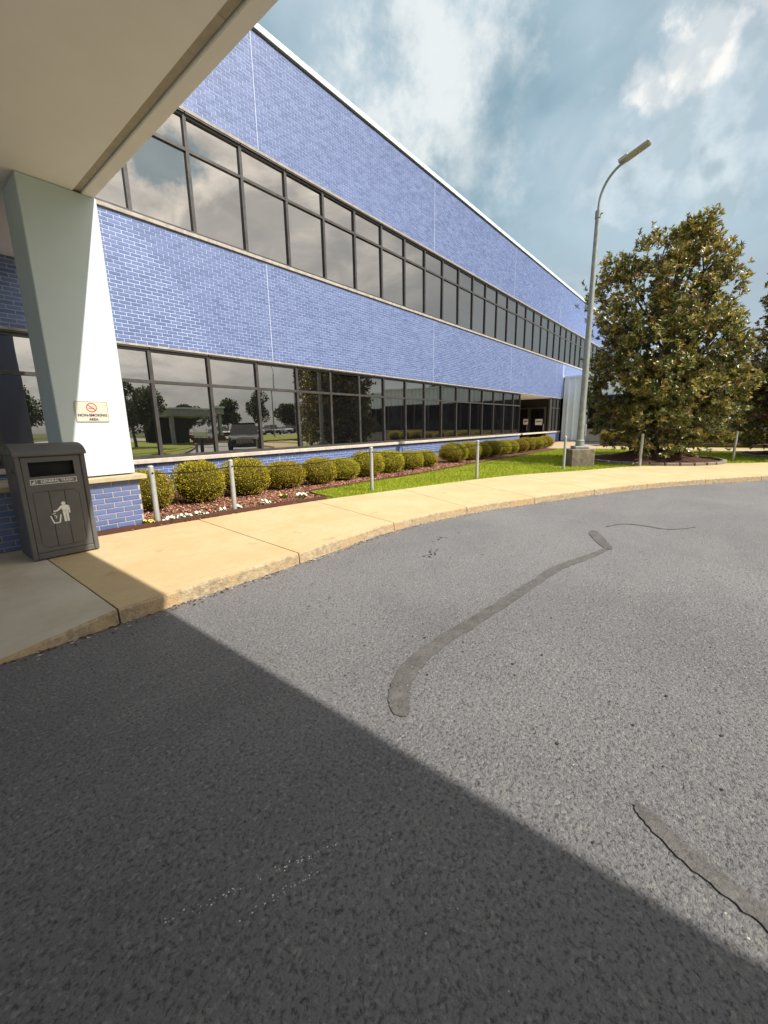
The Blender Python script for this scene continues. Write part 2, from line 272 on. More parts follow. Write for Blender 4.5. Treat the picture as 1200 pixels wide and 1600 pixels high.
# ------------------------------------------------------------------ mesh helpers
class MB:
    def __init__(s): s.v = []; s.f = []; s.mi = []; s.smooth = []
    def add(s, vs, fs, mi=0, sm=False):
        o = len(s.v); s.v += [tuple(v) for v in vs]
        for f in fs: s.f.append(tuple(i + o for i in f)); s.mi.append(mi); s.smooth.append(sm)
        return s
    def box(s, x0, x1, y0, y1, z0, z1, mi=0):
        vs = [(x0, y0, z0), (x1, y0, z0), (x1, y1, z0), (x0, y1, z0), (x0, y0, z1), (x1, y0, z1), (x1, y1, z1), (x0, y1, z1)]
        return s.add(vs, [(0, 3, 2, 1), (4, 5, 6, 7), (0, 1, 5, 4), (1, 2, 6, 5), (2, 3, 7, 6), (3, 0, 4, 7)], mi)
    def cbox(s, x0, x1, y0, y1, z0, z1, c=0.005, mi=0):
        """box with all twelve edges chamfered"""
        bm = bmesh.new(); bmesh.ops.create_cube(bm, size=1)
        for v in bm.verts: v.co = Vector((x0 + (v.co.x + .5) * (x1 - x0), y0 + (v.co.y + .5) * (y1 - y0), z0 + (v.co.z + .5) * (z1 - z0)))
        bmesh.ops.bevel(bm, geom=bm.edges[:], offset=c, segments=1, affect='EDGES')
        bm.verts.index_update()
        s.add([v.co[:] for v in bm.verts], [[v.index for v in f.verts] for f in bm.faces], mi); bm.free(); return s
    def prism(s, poly, z0, z1, mi=0):
        n = len(poly); vs = [(x, y, z0) for x, y in poly] + [(x, y, z1) for x, y in poly]
        fs = [tuple(range(n - 1, -1, -1)), tuple(range(n, 2 * n))] + [(i, (i + 1) % n, (i + 1) % n + n, i + n) for i in range(n)]
        return s.add(vs, fs, mi)
    def prism_y(s, poly, y0, y1, mi=0):
        """polygon in x,z pushed along y (front face at y0)"""
        n = len(poly); vs = [(x, y0, z) for x, z in poly] + [(x, y1, z) for x, z in poly]
        fs = [tuple(range(n)), tuple(range(2 * n - 1, n - 1, -1))] + [(i, i + n, (i + 1) % n + n, (i + 1) % n) for i in range(n)]
        return s.add(vs, fs, mi)
    def tube(s, pts, rad, seg=10, mi=0, cap=True):
        pts = [Vector(p) for p in pts]; n = len(pts)
        if not hasattr(rad, '__len__'): rad = [rad] * n
        vs = []; up = None
        for i, p in enumerate(pts):
            d = (pts[min(i + 1, n - 1)] - pts[max(i - 1, 0)]).normalized()
            if up is None: up = Vector((1, 0, 0)) if abs(d.x) < .9 else Vector((0, 1, 0))
            a = (up - d * up.dot(d)).normalized(); up = a; bb = d.cross(a)
            for k in range(seg):
                th = 2 * PI * k / seg; vs.append(p + (a * math.cos(th) + bb * math.sin(th)) * rad[i])
        fs = []
        for i in range(n - 1):
            for k in range(seg):
                k2 = (k + 1) % seg; fs.append((i * seg + k, i * seg + k2, (i + 1) * seg + k2, (i + 1) * seg + k))
        s.add(vs, fs, mi, True)
        if cap:
            s.add([vs[k] for k in range(seg)], [tuple(range(seg - 1, -1, -1))], mi)
            s.add([vs[(n - 1) * seg + k] for k in range(seg)], [tuple(range(seg))], mi)
        return s
    def disc(s, c, r, axis='y', seg=20, r0=0.0, t=0.001, mi=0):
        """flat ring/disc with thickness t, facing -y"""
        vs = []; fs = []
        for k in range(seg):
            a = 2 * PI * k / seg
            for rr in ((r0, r) if r0 > 0 else (r,)):
                vs.append((c[0] + rr * math.cos(a), c[1], c[2] + rr * math.sin(a)))
        if r0 > 0: fs = [(2 * k, 2 * k + 1, 2 * ((k + 1) % seg) + 1, 2 * ((k + 1) % seg)) for k in range(seg)]
        else: fs = [tuple(range(seg))]
        return s.add(vs, fs, mi)
    def build(s, name, mats, parent=None, kind=None, loc=None, link=True):
        me = bpy.data.meshes.new(name)
        me.from_pydata(s.v, [], s.f)
        for mm in (mats if isinstance(mats, (list, tuple)) else [mats]): me.materials.append(mm)
        if any(s.mi): me.polygons.foreach_set('material_index', s.mi)
        if any(s.smooth): me.polygons.foreach_set('use_smooth', s.smooth)
        me.update()
        return place(name, me, parent, kind, loc)
def place(name, me, parent=None, kind=None, loc=None):
    o = bpy.data.objects.new(name, me); COL.objects.link(o)
    if parent: o.parent = parent
    if kind: o['kind'] = kind
    if loc: o.location = loc
    return o
def tag(o, label, cat, group=None):
    o['label'] = label; o['category'] = cat
    if group: o['group'] = group
    return o
def thing(name, label, cat, loc=(0, 0, 0), rz=0.0, group=None):
    o = bpy.data.objects.new(name, None); o.empty_display_size = 0.2; COL.objects.link(o)
    o.location = loc; o.rotation_euler = (0, 0, rz)
    return tag(o, label, cat, group)
def kids(o): return [c for c in COL.objects if c.parent == o]
def catmull(pts, per=8):
    P = [np.array(p, float) for p in pts]; P = [2 * P[0] - P[1]] + P + [2 * P[-1] - P[-2]]
    out = []
    for i in range(1, len(P) - 2):
        for k in range(per):
            u = k / per; a, b_, c, d = P[i - 1:i + 3]
            out.append(0.5 * (2 * b_ + (c - a) * u + (2 * a - 5 * b_ + 4 * c - d) * u * u + (3 * b_ - a - 3 * c + d) * u ** 3))
    out.append(P[-2]); return out
def text_mesh(body, size, name, mat, parent, x, y, z, depth=0.0006, bold=0.0):
    cu = bpy.data.curves.new('lettering', 'FONT'); cu.body = body; cu.size = size; cu.align_x = 'CENTER'; cu.align_y = 'CENTER'
    cu.extrude = depth; cu.offset = bold; cu.resolution_u = 3; cu.space_character = 1.0
    to = bpy.data.objects.new('lettering', cu); COL.objects.link(to)
    dg = bpy.context.evaluated_depsgraph_get(); me = bpy.data.meshes.new_from_object(to.evaluated_get(dg))
    bpy.data.objects.remove(to)
    me.transform(Matrix.Translation((x, y, z)) @ Matrix.Rotation(PI / 2, 4, 'X'))
    me.materials.clear(); me.materials.append(mat)
    return place(name, me, parent)

# ------------------------------------------------------------------ ground and road
ZS = 0.115                                                     # top of the pavement
MB().add([(-600, -600, -0.06), (600, -600, -0.06), (600, 600, -0.06), (-600, 600, -0.06)], [(0, 1, 2, 3)]).build('ground', M['far_ground'], kind='structure')
road = MB().add([(-40, -62, 0), (62, -62, 0), (62, 9, 0), (-40, 9, 0)], [(0, 1, 2, 3)]).build('road', M['asphalt'], kind='structure')
def ribbon(pts, widths, z, seed=0, wob=0.0):
    rr = random.Random(seed); pts = [Vector((p[0], p[1], 0)) for p in catmull(pts, 7)]; n = len(pts)
    ws = [w[0] for w in catmull([(w, 0) for w in widths], 7)]
    L = []; Rr = []
    for i, p in enumerate(pts):
        d = (pts[min(i + 1, n - 1)] - pts[max(i - 1, 0)]).normalized(); q = Vector((-d.y, d.x, 0))
        L.append(p + q * (ws[i] / 2 + rr.uniform(-wob, wob))); Rr.append(p - q * (ws[i] / 2 + rr.uniform(-wob, wob)))
    vs = [(v.x, v.y, z) for v in L] + [(v.x, v.y, z) for v in Rr] + [(v.x, v.y, 0.0005) for v in L] + [(v.x, v.y, 0.0005) for v in Rr]
    fs = []
    for i in range(n - 1):
        fs.append((i, i + n, i + n + 1, i + 1)); fs.append((i, i + 1, i + 1 + 2 * n, i + 2 * n)); fs.append((i + n, i + 3 * n, i + 3 * n + 1, i + n + 1))
    return vs, fs
def patch(pts, ws, seed, label):
    v, f = ribbon(pts, ws, 0.0055, seed, 0.006); o = MB().add(v, f).build('crack_patch', M['sealant'], road); o['label'] = label
    v, f = ribbon(pts, [w + .002 for w in ws], 0.0022, seed, 0.006); MB().add(v, f).build('tar_edge', M['tar'], o); return o
patch([(1.41, 1.055), (1.435, 1.09), (1.50, 1.155), (1.62, 1.225), (1.80, 1.275), (2.10, 1.29), (2.50, 1.25), (3.05, 1.20), (3.45, 1.165), (4.05, 1.11), (4.55, 0.97), (5.00, 0.87)],
      [0.02, 0.085, 0.105, 0.11, 0.105, 0.105, 0.10, 0.10, 0.09, 0.095, 0.085, 0.06], 3, 'long curved tar strip across the sunlit asphalt')
patch([(4.98, 0.84), (5.10, 0.90), (5.35, 1.02), (5.62, 1.14), (5.75, 1.18)], [0.05, 0.11, 0.13, 0.13, 0.07], 4, 'short tar strip bent off the end of the long one')
patch([(6.10, 1.10), (6.4, 0.93), (6.42, 0.66), (6.38, 0.46), (6.50, 0.30), (6.72, 0.16)], [0.02, 0.035, 0.035, 0.03, 0.03, 0.015], 5, 'thin far tar line on the asphalt')
patch([(1.565, 0.095), (1.54, 0.06), (1.49, -0.01), (1.44, -0.10), (1.40, -0.20), (1.355, -0.33), (1.32, -0.48), (1.30, -0.8)],
      [0.022, 0.058, 0.066, 0.068, 0.07, 0.075, 0.08, 0.09], 6, 'broad pale tar strip at the edge of the shade')
# worn paint flecks and pits
fl = MB(); rr = random.Random(5)
for a, b_, n in (((0.29, 1.09), (0.76, 0.86), 60), ((0.42, 0.93), (0.66, 0.845), 30)):
    for i in range(n):
        u = rr.random() ** 0.9; x = a[0] + (b_[0] - a[0]) * u + rr.gauss(0, .006); y = a[1] + (b_[1] - a[1]) * u + rr.gauss(0, .006); q = rr.uniform(.0009, .0025); th = rr.random() * PI
        fl.add([(x + q * math.cos(th + k * PI / 2) * (1.6 if k % 2 else 1), y + q * math.sin(th + k * PI / 2), 0.0105) for k in range(4)], [(0, 1, 2, 3)])
fl.build('paint_fleck', M['white'], road, 'stuff')
pk = MB()
for i in range(200):
    x = rr.uniform(1.3, 9); y = rr.uniform(-1.5, 3.0); q = rr.uniform(.004, .011); th = rr.random() * PI
    pk.add([(x + q * math.cos(th + k * PI / 3) * rr.uniform(.5, 1.3), y + q * math.sin(th + k * PI / 3) * rr.uniform(.5, 1.2), 0.0042) for k in range(6)], [tuple(range(6))])
for cx, cy, n in ((3.75, 2.35, 16), (4.35, 2.6, 8)):
    for i in range(n):
        x = cx + rr.gauss(0, .12); y = cy + rr.gauss(0, .03); q = rr.uniform(.01, .022)
        pk.add([(x + q * math.cos(k * PI / 3) * rr.uniform(.5, 1.3), y + q * math.sin(k * PI / 3) * rr.uniform(.4, 1.0), 0.0043) for k in range(6)], [tuple(range(6))])
pk.build('dark_spot', M['ink'], road, 'stuff')  # flat dark spots laid on the asphalt for pits

# ------------------------------------------------------------------ pavement: slabs and kerb
OUT = [(-6.4, 3.3), (-4.57, 3.3), (-2.74, 3.3), (-0.91, 3.3), (0.92, 3.30), (2.60, 3.295), (4.25, 3.32), (5.75, 3.02), (7.2, 2.47), (8.7, 1.83), (10.1, 1.13), (11.5, 0.20), (12.75, -0.78), (14.1, -1.95), (15.4, -3.3), (16.6, -4.8), (17.5, -6.5), (18.2, -8.3), (18.7, -10.2), (19.0, -12.2), (19.2, -14.4)]
INN = [(-6.4, 5.93), (-4.57, 5.93), (-2.74, 5.93), (-0.91, 5.93), (0.92, 5.93), (2.78, 5.765), (4.75, 5.49), (6.70, 5.00), (8.35, 4.58), (10.15, 3.95), (11.85, 2.95), (13.6, 2.03), (15.0, 0.75), (16.3, -0.55), (17.6, -2.2), (18.8, -4.0), (19.8, -6.0), (20.5, -8.0), (21.0, -10.0), (21.3, -12.1), (21.5, -14.4)]
PER = 8
oc = catmull(OUT, PER); ic = catmull(INN, PER)
def zedge(x, y):
    if y > 3.0 and x < 0.95: return max(0.012, 0.012 + (ZS - 0.012) * min(1, (x - 0.18) / 0.74))
    return ZS
pave = bpy.data.objects.new('pavement', None); COL.objects.link(pave); pave['kind'] = 'structure'
KW = 0.15; GAP = 0.006
base = MB(); n = len(oc)
base.add([(p[0], p[1] + 0, -0.01) for p in oc] + [(p[0], p[1], 0.075) for p in ic], [(i, i + 1, n + i + 1, n + i) for i in range(n - 1)])
base_o = base.build('joint_bed', M['joint'], pave)
for i in range(len(OUT) - 1):
    s = MB(); k = MB(); top_o = []; top_m = []; top_i = []; foot = []
    for j in range(PER + 1):
        a = np.array(oc[i * PER + j]); c = np.array(ic[i * PER + j]); d = (oc[min(i * PER + j + 1, n - 1)] - oc[max(i * PER + j - 1, 0)]); d = d / np.linalg.norm(d)
        e = GAP if j == 0 else (-GAP if j == PER else 0)
        a = a + d * e; c = c + d * e; w = (c - a) / np.linalg.norm(c - a)
        ze = zedge(a[0], a[1]); mi_ = a + w * KW; zm = min(ZS, ze + 0.006 if ze < ZS - .01 else ZS)
        top_o.append((*(a + w * 0.018), ze)); foot.append((*(a - w * 0.006), -0.012)); top_m.append((*mi_, zm)); top_i.append((*c, ZS))
        k_edge = (*(a + w * 0.002), ze - 0.016)
        k.v += [foot[-1], k_edge, top_o[-1], (*(a + w * (KW - 0.0015)), zm)]
    for j in range(PER):
        for q in range(3): k.f.append((4 * j + q, 4 * j + 4 + q, 4 * j + 5 + q, 4 * j + 1 + q)); k.mi.append(1 if q == 2 else 0); k.smooth.append(False)
    for j in (0, PER): k.f.append((4 * j, 4 * j + 1, 4 * j + 2, 4 * j + 3) if j else (3, 2, 1, 0)); k.mi.append(0); k.smooth.append(False)
    k.build('kerb_segment', [M['kerb'], M['pave_grey'] if i < 4 else M['pave']], pave)
    N = PER + 1; rows = 6; vs = []
    for r_ in range(rows + 1):
        u = r_ / rows
        for j in range(N):
            a = np.array(top_m[j]); c = np.array(top_i[j]); p = a + (c - a) * u; p[2] = a[2] + (c[2] - a[2]) * min(1, u * 1.6); vs.append(tuple(p))
    bot = [(v[0], v[1], v[2] - 0.09) for v in vs[:N]]
    fs = [(r_ * N + j, r_ * N + j + 1, (r_ + 1) * N + j + 1, (r_ + 1) * N + j) for r_ in range(rows) for j in range(PER)]
    nb = len(vs); ends = [(vs[r_ * N + j][0], vs[r_ * N + j][1], 0.0) for j in (0, PER) for r_ in range(rows + 1)]
    vs += ends
    for q, j in enumerate((0, PER)):
        for r_ in range(rows):
            a, c = r_ * N + j, (r_ + 1) * N + j; d0, d1 = nb + q * (rows + 1) + r_, nb + q * (rows + 1) + r_ + 1
            fs.append((a, c, d1, d0) if q == 0 else (c, a, d0, d1))
    s.add(vs, fs); s.build('slab', M['pave_grey'] if i < 4 else M['pave'], pave)

gt = MB(); gd = MB()
for i in range(1500):
    q = rr.random() * (len(oc) * .62 - 2); a = oc[int(q)] + (oc[int(q) + 1] - oc[int(q)]) * (q % 1); d = oc[int(q) + 1] - oc[int(q)]; w = np.array([d[1], -d[0]]) / np.linalg.norm(d)
    p = a + w * (.012 + abs(rr.gauss(0, .05))); r_ = rr.uniform(.004, .013); th = rr.random() * PI
    (gt if rr.random() < .4 else gd).add([(p[0] + r_ * math.cos(th + k * PI / 2) * (1.5 if k % 2 else .8), p[1] + r_ * math.sin(th + k * PI / 2), .006 + rr.random() * .003) for k in range(4)], [(0, 1, 2, 3)])
for i in range(260):
    x, y = rr.uniform(.6, 8), rr.uniform(-1.5, 3.0); r_ = rr.uniform(.0015, .004); th = rr.random() * PI
    gt.add([(x + r_ * math.cos(th + k * PI / 2), y + r_ * math.sin(th + k * PI / 2), .008) for k in range(4)], [(0, 1, 2, 3)])
gt.build('pale_grit', M['sill'], road, 'stuff'); gd.build('gutter_dirt', M['bark_soil'], road, 'stuff')

# ------------------------------------------------------------------ lawns, beds, paths
def sheet(name, poly, z, mat, kind='structure', sub=None):
    return MB().add([(x, y, z) for x, y in poly], [tuple(range(len(poly)))]).build(name, mat, kind=kind)
inner = [tuple(p) for p in ic]
i0 = min(range(len(inner)), key=lambda q: (inner[q][0] - 5.10) ** 2 + (inner[q][1] - 5.41) ** 2)
lawn_edge = inner[i0:]
lawn_poly = lawn_edge + [(24.5, -14.4), (24.0, 6.25), (20.8, 6.25), (15.1, 6.33), (11.4, 6.30), (9.1, 6.22), (7.7, 6.33), (6.5, 6.33), (5.34, 6.43)]
sheet('lawn', lawn_poly, 0.108, M['grass_ground'])
bed_poly = inner[PER * 4 - 2:i0 + 1] + [(5.34, 6.43), (6.5, 6.33), (7.7, 6.33), (9.1, 6.22), (11.4, 6.30), (15.1, 6.33), (20.8, 6.25), (23.0, 6.6), (23.0, 8.97), (0.7, 8.97)]
sheet('mulch_bed', bed_poly, 0.112, M['soil'])
MB().prism([(22.0, 8.9), (21.6, 6.4), (22.2, 4.4), (22.2, -14.4), (24.3, -14.4), (24.3, 5.2), (26.5, 6.6), (30.3, 7.4), (30.3, 11.6), (22.9, 11.6), (22.9, 8.9)], 0.02, 0.123).build('path', M['path'], kind='structure')
sheet('shrub_bed_soil', [(25.2, 5.3), (30.45, 5.9), (30.45, -14.4), (25.2, -14.4)], 0.118, M['bark_soil'])
sheet('verge', [(24.3, -14.4), (24.3, 5.2), (25.2, 5.3), (25.2, -14.4)], 0.114, M['grass_ground'])
# brown edging strips
def edging(pts, label, h0=0.095, h1=0.165, w=0.035):
    pts = [Vector((p[0], p[1], 0)) for p in pts]; n = len(pts); vs = []
    for i, p in enumerate(pts):
        d = (pts[min(i + 1, n - 1)] - pts[max(i - 1, 0)]).normalized(); q = Vector((-d.y, d.x, 0)) * w
        vs += [(p.x, p.y, h0), (p.x, p.y, h1), (p.x + q.x, p.y + q.y, h1), (p.x + q.x, p.y + q.y, h0)]
    fs = [(4 * i + k, 4 * i + 4 + k, 4 * i + 4 + (k + 1) % 4, 4 * i + (k + 1) % 4) for i in range(n - 1) for k in range(3)] + [(3, 2, 1, 0), tuple(4 * (n - 1) + k for k in range(4))]
    return tag(MB().add(vs, fs).build('edging_strip', M['edging']), label, 'edging')
j0 = min(range(len(inner)), key=lambda q: abs(inner[q][0] - 1.28))
edging([(p[0], p[1] + 0.004) for p in inner[j0:i0 + 1]], 'brown edging strip between the mulch bed and the sunlit pavement', h1=0.175)
edging([(5.12, 5.43), (5.20, 5.9), (5.34, 6.40), (6.5, 6.31), (7.7, 6.31), (9.1, 6.20), (11.4, 6.28), (15.1, 6.31), (20.8, 6.23)], 'brown edging strip between the lawn and the shrub row', h1=0.15)
edging([(30.2, 6.0), (26.4, 5.5), (25.15, 5.2), (25.15, -14)], 'brown edging strip below the far shrubs along the pale blue wing', h1=0.19)

# ------------------------------------------------------------------ the office building
D = 8.919; X0 = 3.712; BAY = 1.22
LZ0, LZ1, LT = 0.829, 2.978, 2.340
UZ0, UZ1, UT = 5.319, 7.480, 6.846
ROOF = 9.852
XL, XR = -9.0, 46.0
bld = thing('office_building', 'long two storey office building of blue brick with dark ribbon windows', 'building', (0, D, 0))
def bpart(mb, name, mat, kind=None, parent=bld):
    mb.v = [(x, y - D, z) for x, y, z in mb.v]; return mb.build(name, mat, parent, kind)
YB = D + 0.0045
wall = MB()
wall.box(XL, 23.0, YB, 22, -0.05, LZ0 - 0.085); wall.box(XL, 30.33, YB, 22, LZ1 + 0.045, UZ0 - 0.085); wall.box(30.335, XR, YB, 22, LZ1 + 0.045, UZ0 - 0.085)
wall.box(XL, XR, YB, 22, UZ1 + 0.07, ROOF)
bpart(wall, 'wall', M['mortar'])
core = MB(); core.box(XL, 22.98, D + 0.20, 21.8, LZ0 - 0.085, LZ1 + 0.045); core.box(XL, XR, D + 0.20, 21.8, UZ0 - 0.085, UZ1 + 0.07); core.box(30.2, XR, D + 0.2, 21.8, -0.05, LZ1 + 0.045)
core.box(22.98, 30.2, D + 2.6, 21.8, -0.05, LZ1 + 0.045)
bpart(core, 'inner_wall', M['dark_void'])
bpart(MB().box(XL, XR, D - 0.055, D + 0.35, ROOF, ROOF + 0.122), 'coping', M['coping'])
bpart(MB().box(XL, XR, D - 0.028, D + 0.1, ROOF - 0.035, ROOF - 0.001), 'dark_strip', M['frame'])  # thin dark line below the coping, laid on as a strip
bpart(MB().box(XL, XR, D + 0.36, 22, ROOF - 0.3, ROOF + 0.02), 'roof', M['roof'])
# expansion joints
JX = [6.615 + 7.4 * k for k in range(-2, 6)]
# bricks
CW, CH = 0.2033, 0.0677
def course_list(xa, xb, z0, z1, ztop=True):
    """(x0,x1,z0,z1) of each brick in a band, panel by panel"""
    out = []; nc = int(round((z1 - z0) / CH)); ch = (z1 - z0) / nc
    cuts = [xa] + [j for j in JX if xa + .05 < j < xb - .05] + [xb]
    for pa, pb in zip(cuts[:-1], cuts[1:]):
        for c in range(nc):
            x = pa + 0.005 - (CW / 2 if c % 2 else 0) - (0.0 if pa == xa else 0)
            while x < pb - 0.012:
                a = max(x, pa + 0.007); b_ = min(x + CW, pb - 0.003)
                if b_ - a > 0.03: out.append((a + 0.0055, b_ - 0.0055, z0 + c * ch + 0.0055, z0 + (c + 1) * ch - 0.0055))
                x += CW
    return out
low_band = course_list(-8.95, 30.25, LZ1 + 0.045, UZ0 - 0.085)
up_band = course_list(-8.95, 45.9, UZ1 + 0.07, ROOF - 0.036)
foot_band = course_list(-8.95, 23.0, 0.06, LZ0 - 0.085)
side_band = course_list(30.345, 45.9, 4.50, UZ0 - 0.085)
def key(b_):
    cx = (b_[0] + b_[1]) / 2; cz = (b_[2] + b_[3]) / 2
    d = math.sqrt(cx * cx + D * D + (cz - 1.4) ** 2)
    return d if (cx > 2.62) else 1e6
low_band.sort(key=key)
single, rest = low_band[:290], low_band[290:] + up_band + foot_band + side_band
brick_cache = {}
def brick_mesh(w, hgt, t=0.03):
    k = (round(w, 3), round(hgt, 3))
    if k not in brick_cache:
        c = 0.003; mb = MB(); a, h2 = w / 2, hgt / 2
        vs = [(-a + c, 0, -h2 + c), (a - c, 0, -h2 + c), (a - c, 0, h2 - c), (-a + c, 0, h2 - c), (-a, c, -h2), (a, c, -h2), (a, c, h2), (-a, c, h2), (-a, t, -h2), (a, t, -h2), (a, t, h2), (-a, t, h2)]
        mb.add(vs, [(0, 1, 2, 3)] + [(q + 4, (q + 1) % 4 + 4, (q + 1) % 4, q) for q in range(4)] + [(q + 8, (q + 1) % 4 + 8, (q + 1) % 4 + 4, q + 4) for q in range(4)])
        me = bpy.data.meshes.new('brick'); me.from_pydata(mb.v, [], mb.f); me.materials.append(M['brick']); brick_cache[k] = me
    return brick_cache[k]
for (a, b_, c, d) in single:
    o = place('brick', brick_mesh(b_ - a, d - c), bld); o.location = ((a + b_) / 2, random.uniform(-.0015, .0015), (c + d) / 2)
def brick_run(lst, parent, yf, name='brick_field', yoff=0.0):
    arr = np.array(lst); n = len(arr); jit = rng.uniform(-.0012, .0012, n) + yf
    V = np.zeros((n, 8, 3)); xs = [0, 1, 1, 0]; zs = [2, 2, 3, 3]
    for k in range(4):
        V[:, k, 0] = arr[:, xs[k]]; V[:, k, 2] = arr[:, zs[k]]; V[:, k, 1] = jit
        V[:, k + 4, 0] = arr[:, xs[k]]; V[:, k + 4, 2] = arr[:, zs[k]]; V[:, k + 4, 1] = yf + 0.012
    F = np.array([(0, 1, 2, 3), (4, 5, 1, 0), (5, 6, 2, 1), (6, 7, 3, 2), (7, 4, 0, 3)])
    faces = (np.arange(n)[:, None, None] * 8 + F[None]).reshape(-1, 4)
    return np_mesh(name, V.reshape(-1, 3), faces, M['brick_mass'], parent, 'stuff')
def np_mesh(name, V, faces, mats, parent=None, kind=None, mi=None, loc=None, link=True):
    me = bpy.data.meshes.new(name); nv = len(V); nf, k = faces.shape
    me.vertices.add(nv); me.vertices.foreach_set('co', np.asarray(V, np.float32).ravel())
    me.loops.add(nf * k); me.loops.foreach_set('vertex_index', faces.astype(np.int32).ravel())
    me.polygons.add(nf); me.polygons.foreach_set('loop_start', np.arange(0, nf * k, k, dtype=np.int32))
    try: me.polygons.foreach_set('loop_total', np.full(nf, k, np.int32))
    except Exception: pass
    for mm in (mats if isinstance(mats, (list, tuple)) else [mats]): me.materials.append(mm)
    if mi is not None: me.polygons.foreach_set('material_index', np.asarray(mi, np.int32))
    me.polygons.foreach_set('use_smooth', np.zeros(nf, bool)); me.update(calc_edges=True); me.validate()
    return place(name, me, parent, kind, loc) if link else me
brick_run(rest, bld, 0.0)
jm = MB()
for j in JX:
    for z0, z1 in ((LZ1 + 0.046, UZ0 - 0.086), (UZ1 + 0.071, ROOF - 0.037)):
        if j < 30 or z0 > 5: bpart(MB().box(j - 0.0035, j + 0.009, D + 0.0012, YB, z0, z1), 'expansion_joint', M['caulk'])
# sills and lintels
bpart(MB().cbox(XL, 22.99, D - 0.075, D + 0.20, LZ0 - 0.085, LZ0 - 0.001, 0.006), 'window_sill', M['sill'])
bpart(MB().cbox(XL, XR, D - 0.035, D + 0.19, UZ0 - 0.072, UZ0 - 0.002, 0.006), 'window_sill', M['sill_tan'])
bpart(MB().box(XL, 30.24, D - 0.008, D + 0.19, LZ1 + 0.008, LZ1 + 0.044), 'lintel', M['sill_tan'])
bpart(MB().box(XL, XR, D - 0.010, D + 0.19, UZ1 + 0.012, UZ1 + 0.069), 'lintel', M['lintel'])
# windows: one per bay, frame with two panes
win_cache = {}
def window(xa, xb, z0, z1, zt, name='window', parent=bld, yoff=0.0):
    k = (round(xb - xa, 3), z0)
    w = xb - xa; f = 0.034
    if k not in win_cache:
        fr = MB(); y0, y1 = 0.035, 0.15; h = z1 - z0; tt = zt - z0
        fr.box(0.0006, f, y0, y1, 0, h); fr.box(w - f, w - 0.0006, y0, y1, 0, h)
        fr.box(f, w - f, y0 + .004, y1, h - 0.075, h); fr.box(f, w - f, y0 + .004, y1, 0, 0.06); fr.box(f, w - f, y0 + .004, y1, tt - 0.03, tt + 0.03)
        fr.box(0.012, w - 0.012, 0.0, y0 + .002, h - 0.03, h + .0)
        me = bpy.data.meshes.new('window'); me.from_pydata(fr.v, [], fr.f); me.materials.append(M['frame'])
        panes = []
        for a, b_ in ((0.06, tt - 0.03), (tt + 0.03, h - 0.075)):
            p = MB().box(-(w / 2 - f) + .001, (w / 2 - f) - .001, -0.004, 0.004, -(b_ - a) / 2 + .001, (b_ - a) / 2 - .001)
            pm = bpy.data.meshes.new('pane'); pm.from_pydata(p.v, [], p.f); pm.materials.append(M['glass']); panes.append((pm, (a + b_) / 2))
        win_cache[k] = (me, panes)
    me, panes = win_cache[k]
    o = place(name, me, parent); o.location = (xa, yoff, z0)
    for pm, zc_ in panes:
        p = place('pane', pm, o); p.location = (w / 2, 0.088, zc_); p.rotation_euler = (R(random.gauss(0, .16)), 0, R(random.gauss(0, .16)))
    return o
k = -8
while X0 + (k + 1) * BAY < 46: window(X0 + k * BAY, X0 + (k + 1) * BAY, UZ0, UZ1 + 0.01, UT); k += 1
k = -8
while X0 + (k + 1) * BAY < 22.3: window(X0 + k * BAY, X0 + (k + 1) * BAY, LZ0, LZ1 + 0.006, LT); k += 1
window(X0 + k * BAY, 22.98, LZ0, LZ1 + 0.006, LT)
# recessed entrance
bpart(MB().box(22.985, 30.25, D + 0.05, D + 2.6, 2.93, LZ1 + 0.044), 'soffit', M['beige'])
bpart(MB().box(22.99, 23.06, D + 0.16, D + 2.55, 0.0, 2.93), 'recess_cheek', M['frame'])
for a in (D + 0.26, D + 1.34):
    o = bpart(MB().box(27.93, 27.995, a, a + 1.06, 0.13, 2.4), 'door', M['frame'])
    g = MB().box(27.915, 27.929, a + .10, a + .96, 0.3, 2.3); g.v = [(x, y - D, z) for x, y, z in g.v]; g.build('door_glass', M['car_glass'], o)
    hd = MB().tube([(27.87, a + .08, 0.9), (27.87, a + .08, 1.3)], 0.015, 8); hd.v = [(x, y - D, z) for x, y, z in hd.v]; hd.build('door_handle', M['galv'], o)
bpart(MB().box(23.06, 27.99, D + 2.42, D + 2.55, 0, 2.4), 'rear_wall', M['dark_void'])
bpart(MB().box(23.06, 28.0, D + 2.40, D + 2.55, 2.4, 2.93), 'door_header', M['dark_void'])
for q, (xa, xb) in enumerate(((28.02, 28.75), (28.75, 29.48), (29.48, 30.22))): window(xa, xb, LZ0, LZ1 + 0.006, LT)
bpart(MB().box(28.0, 30.25, D + 0.012, D + 0.3, -0.05, LZ0 - 0.085), 'low_wall', M['mortar'])
bpart(MB().cbox(23.3, 30.25, D - 0.06, D + 0.2, LZ0 - 0.085, LZ0 - 0.002, 0.006), 'window_sill', M['sill'])
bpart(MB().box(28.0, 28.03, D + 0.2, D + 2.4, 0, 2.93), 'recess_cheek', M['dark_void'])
brick_run(course_list(28.0, 30.25, 0.06, LZ0 - 0.085), bld, 0.006)
for y, zz, w, h_, lab in ((10.45, 1.48, 0.32, 0.36, 'small white paper notice on the inner dark entrance door'), (9.58, 1.45, 0.46, 0.38, 'wider white paper notice on the outer dark entrance door')):
    tag(MB().box(27.905, 27.913, y - w / 2, y + w / 2, zz - h_ / 2, zz + h_ / 2).box(27.902, 27.904, y - w / 2 + .05, y + w / 2 - .05, zz, zz + .08, 1).build('paper_notice', [M['white'], M['sign_border']]), lab, 'notice')

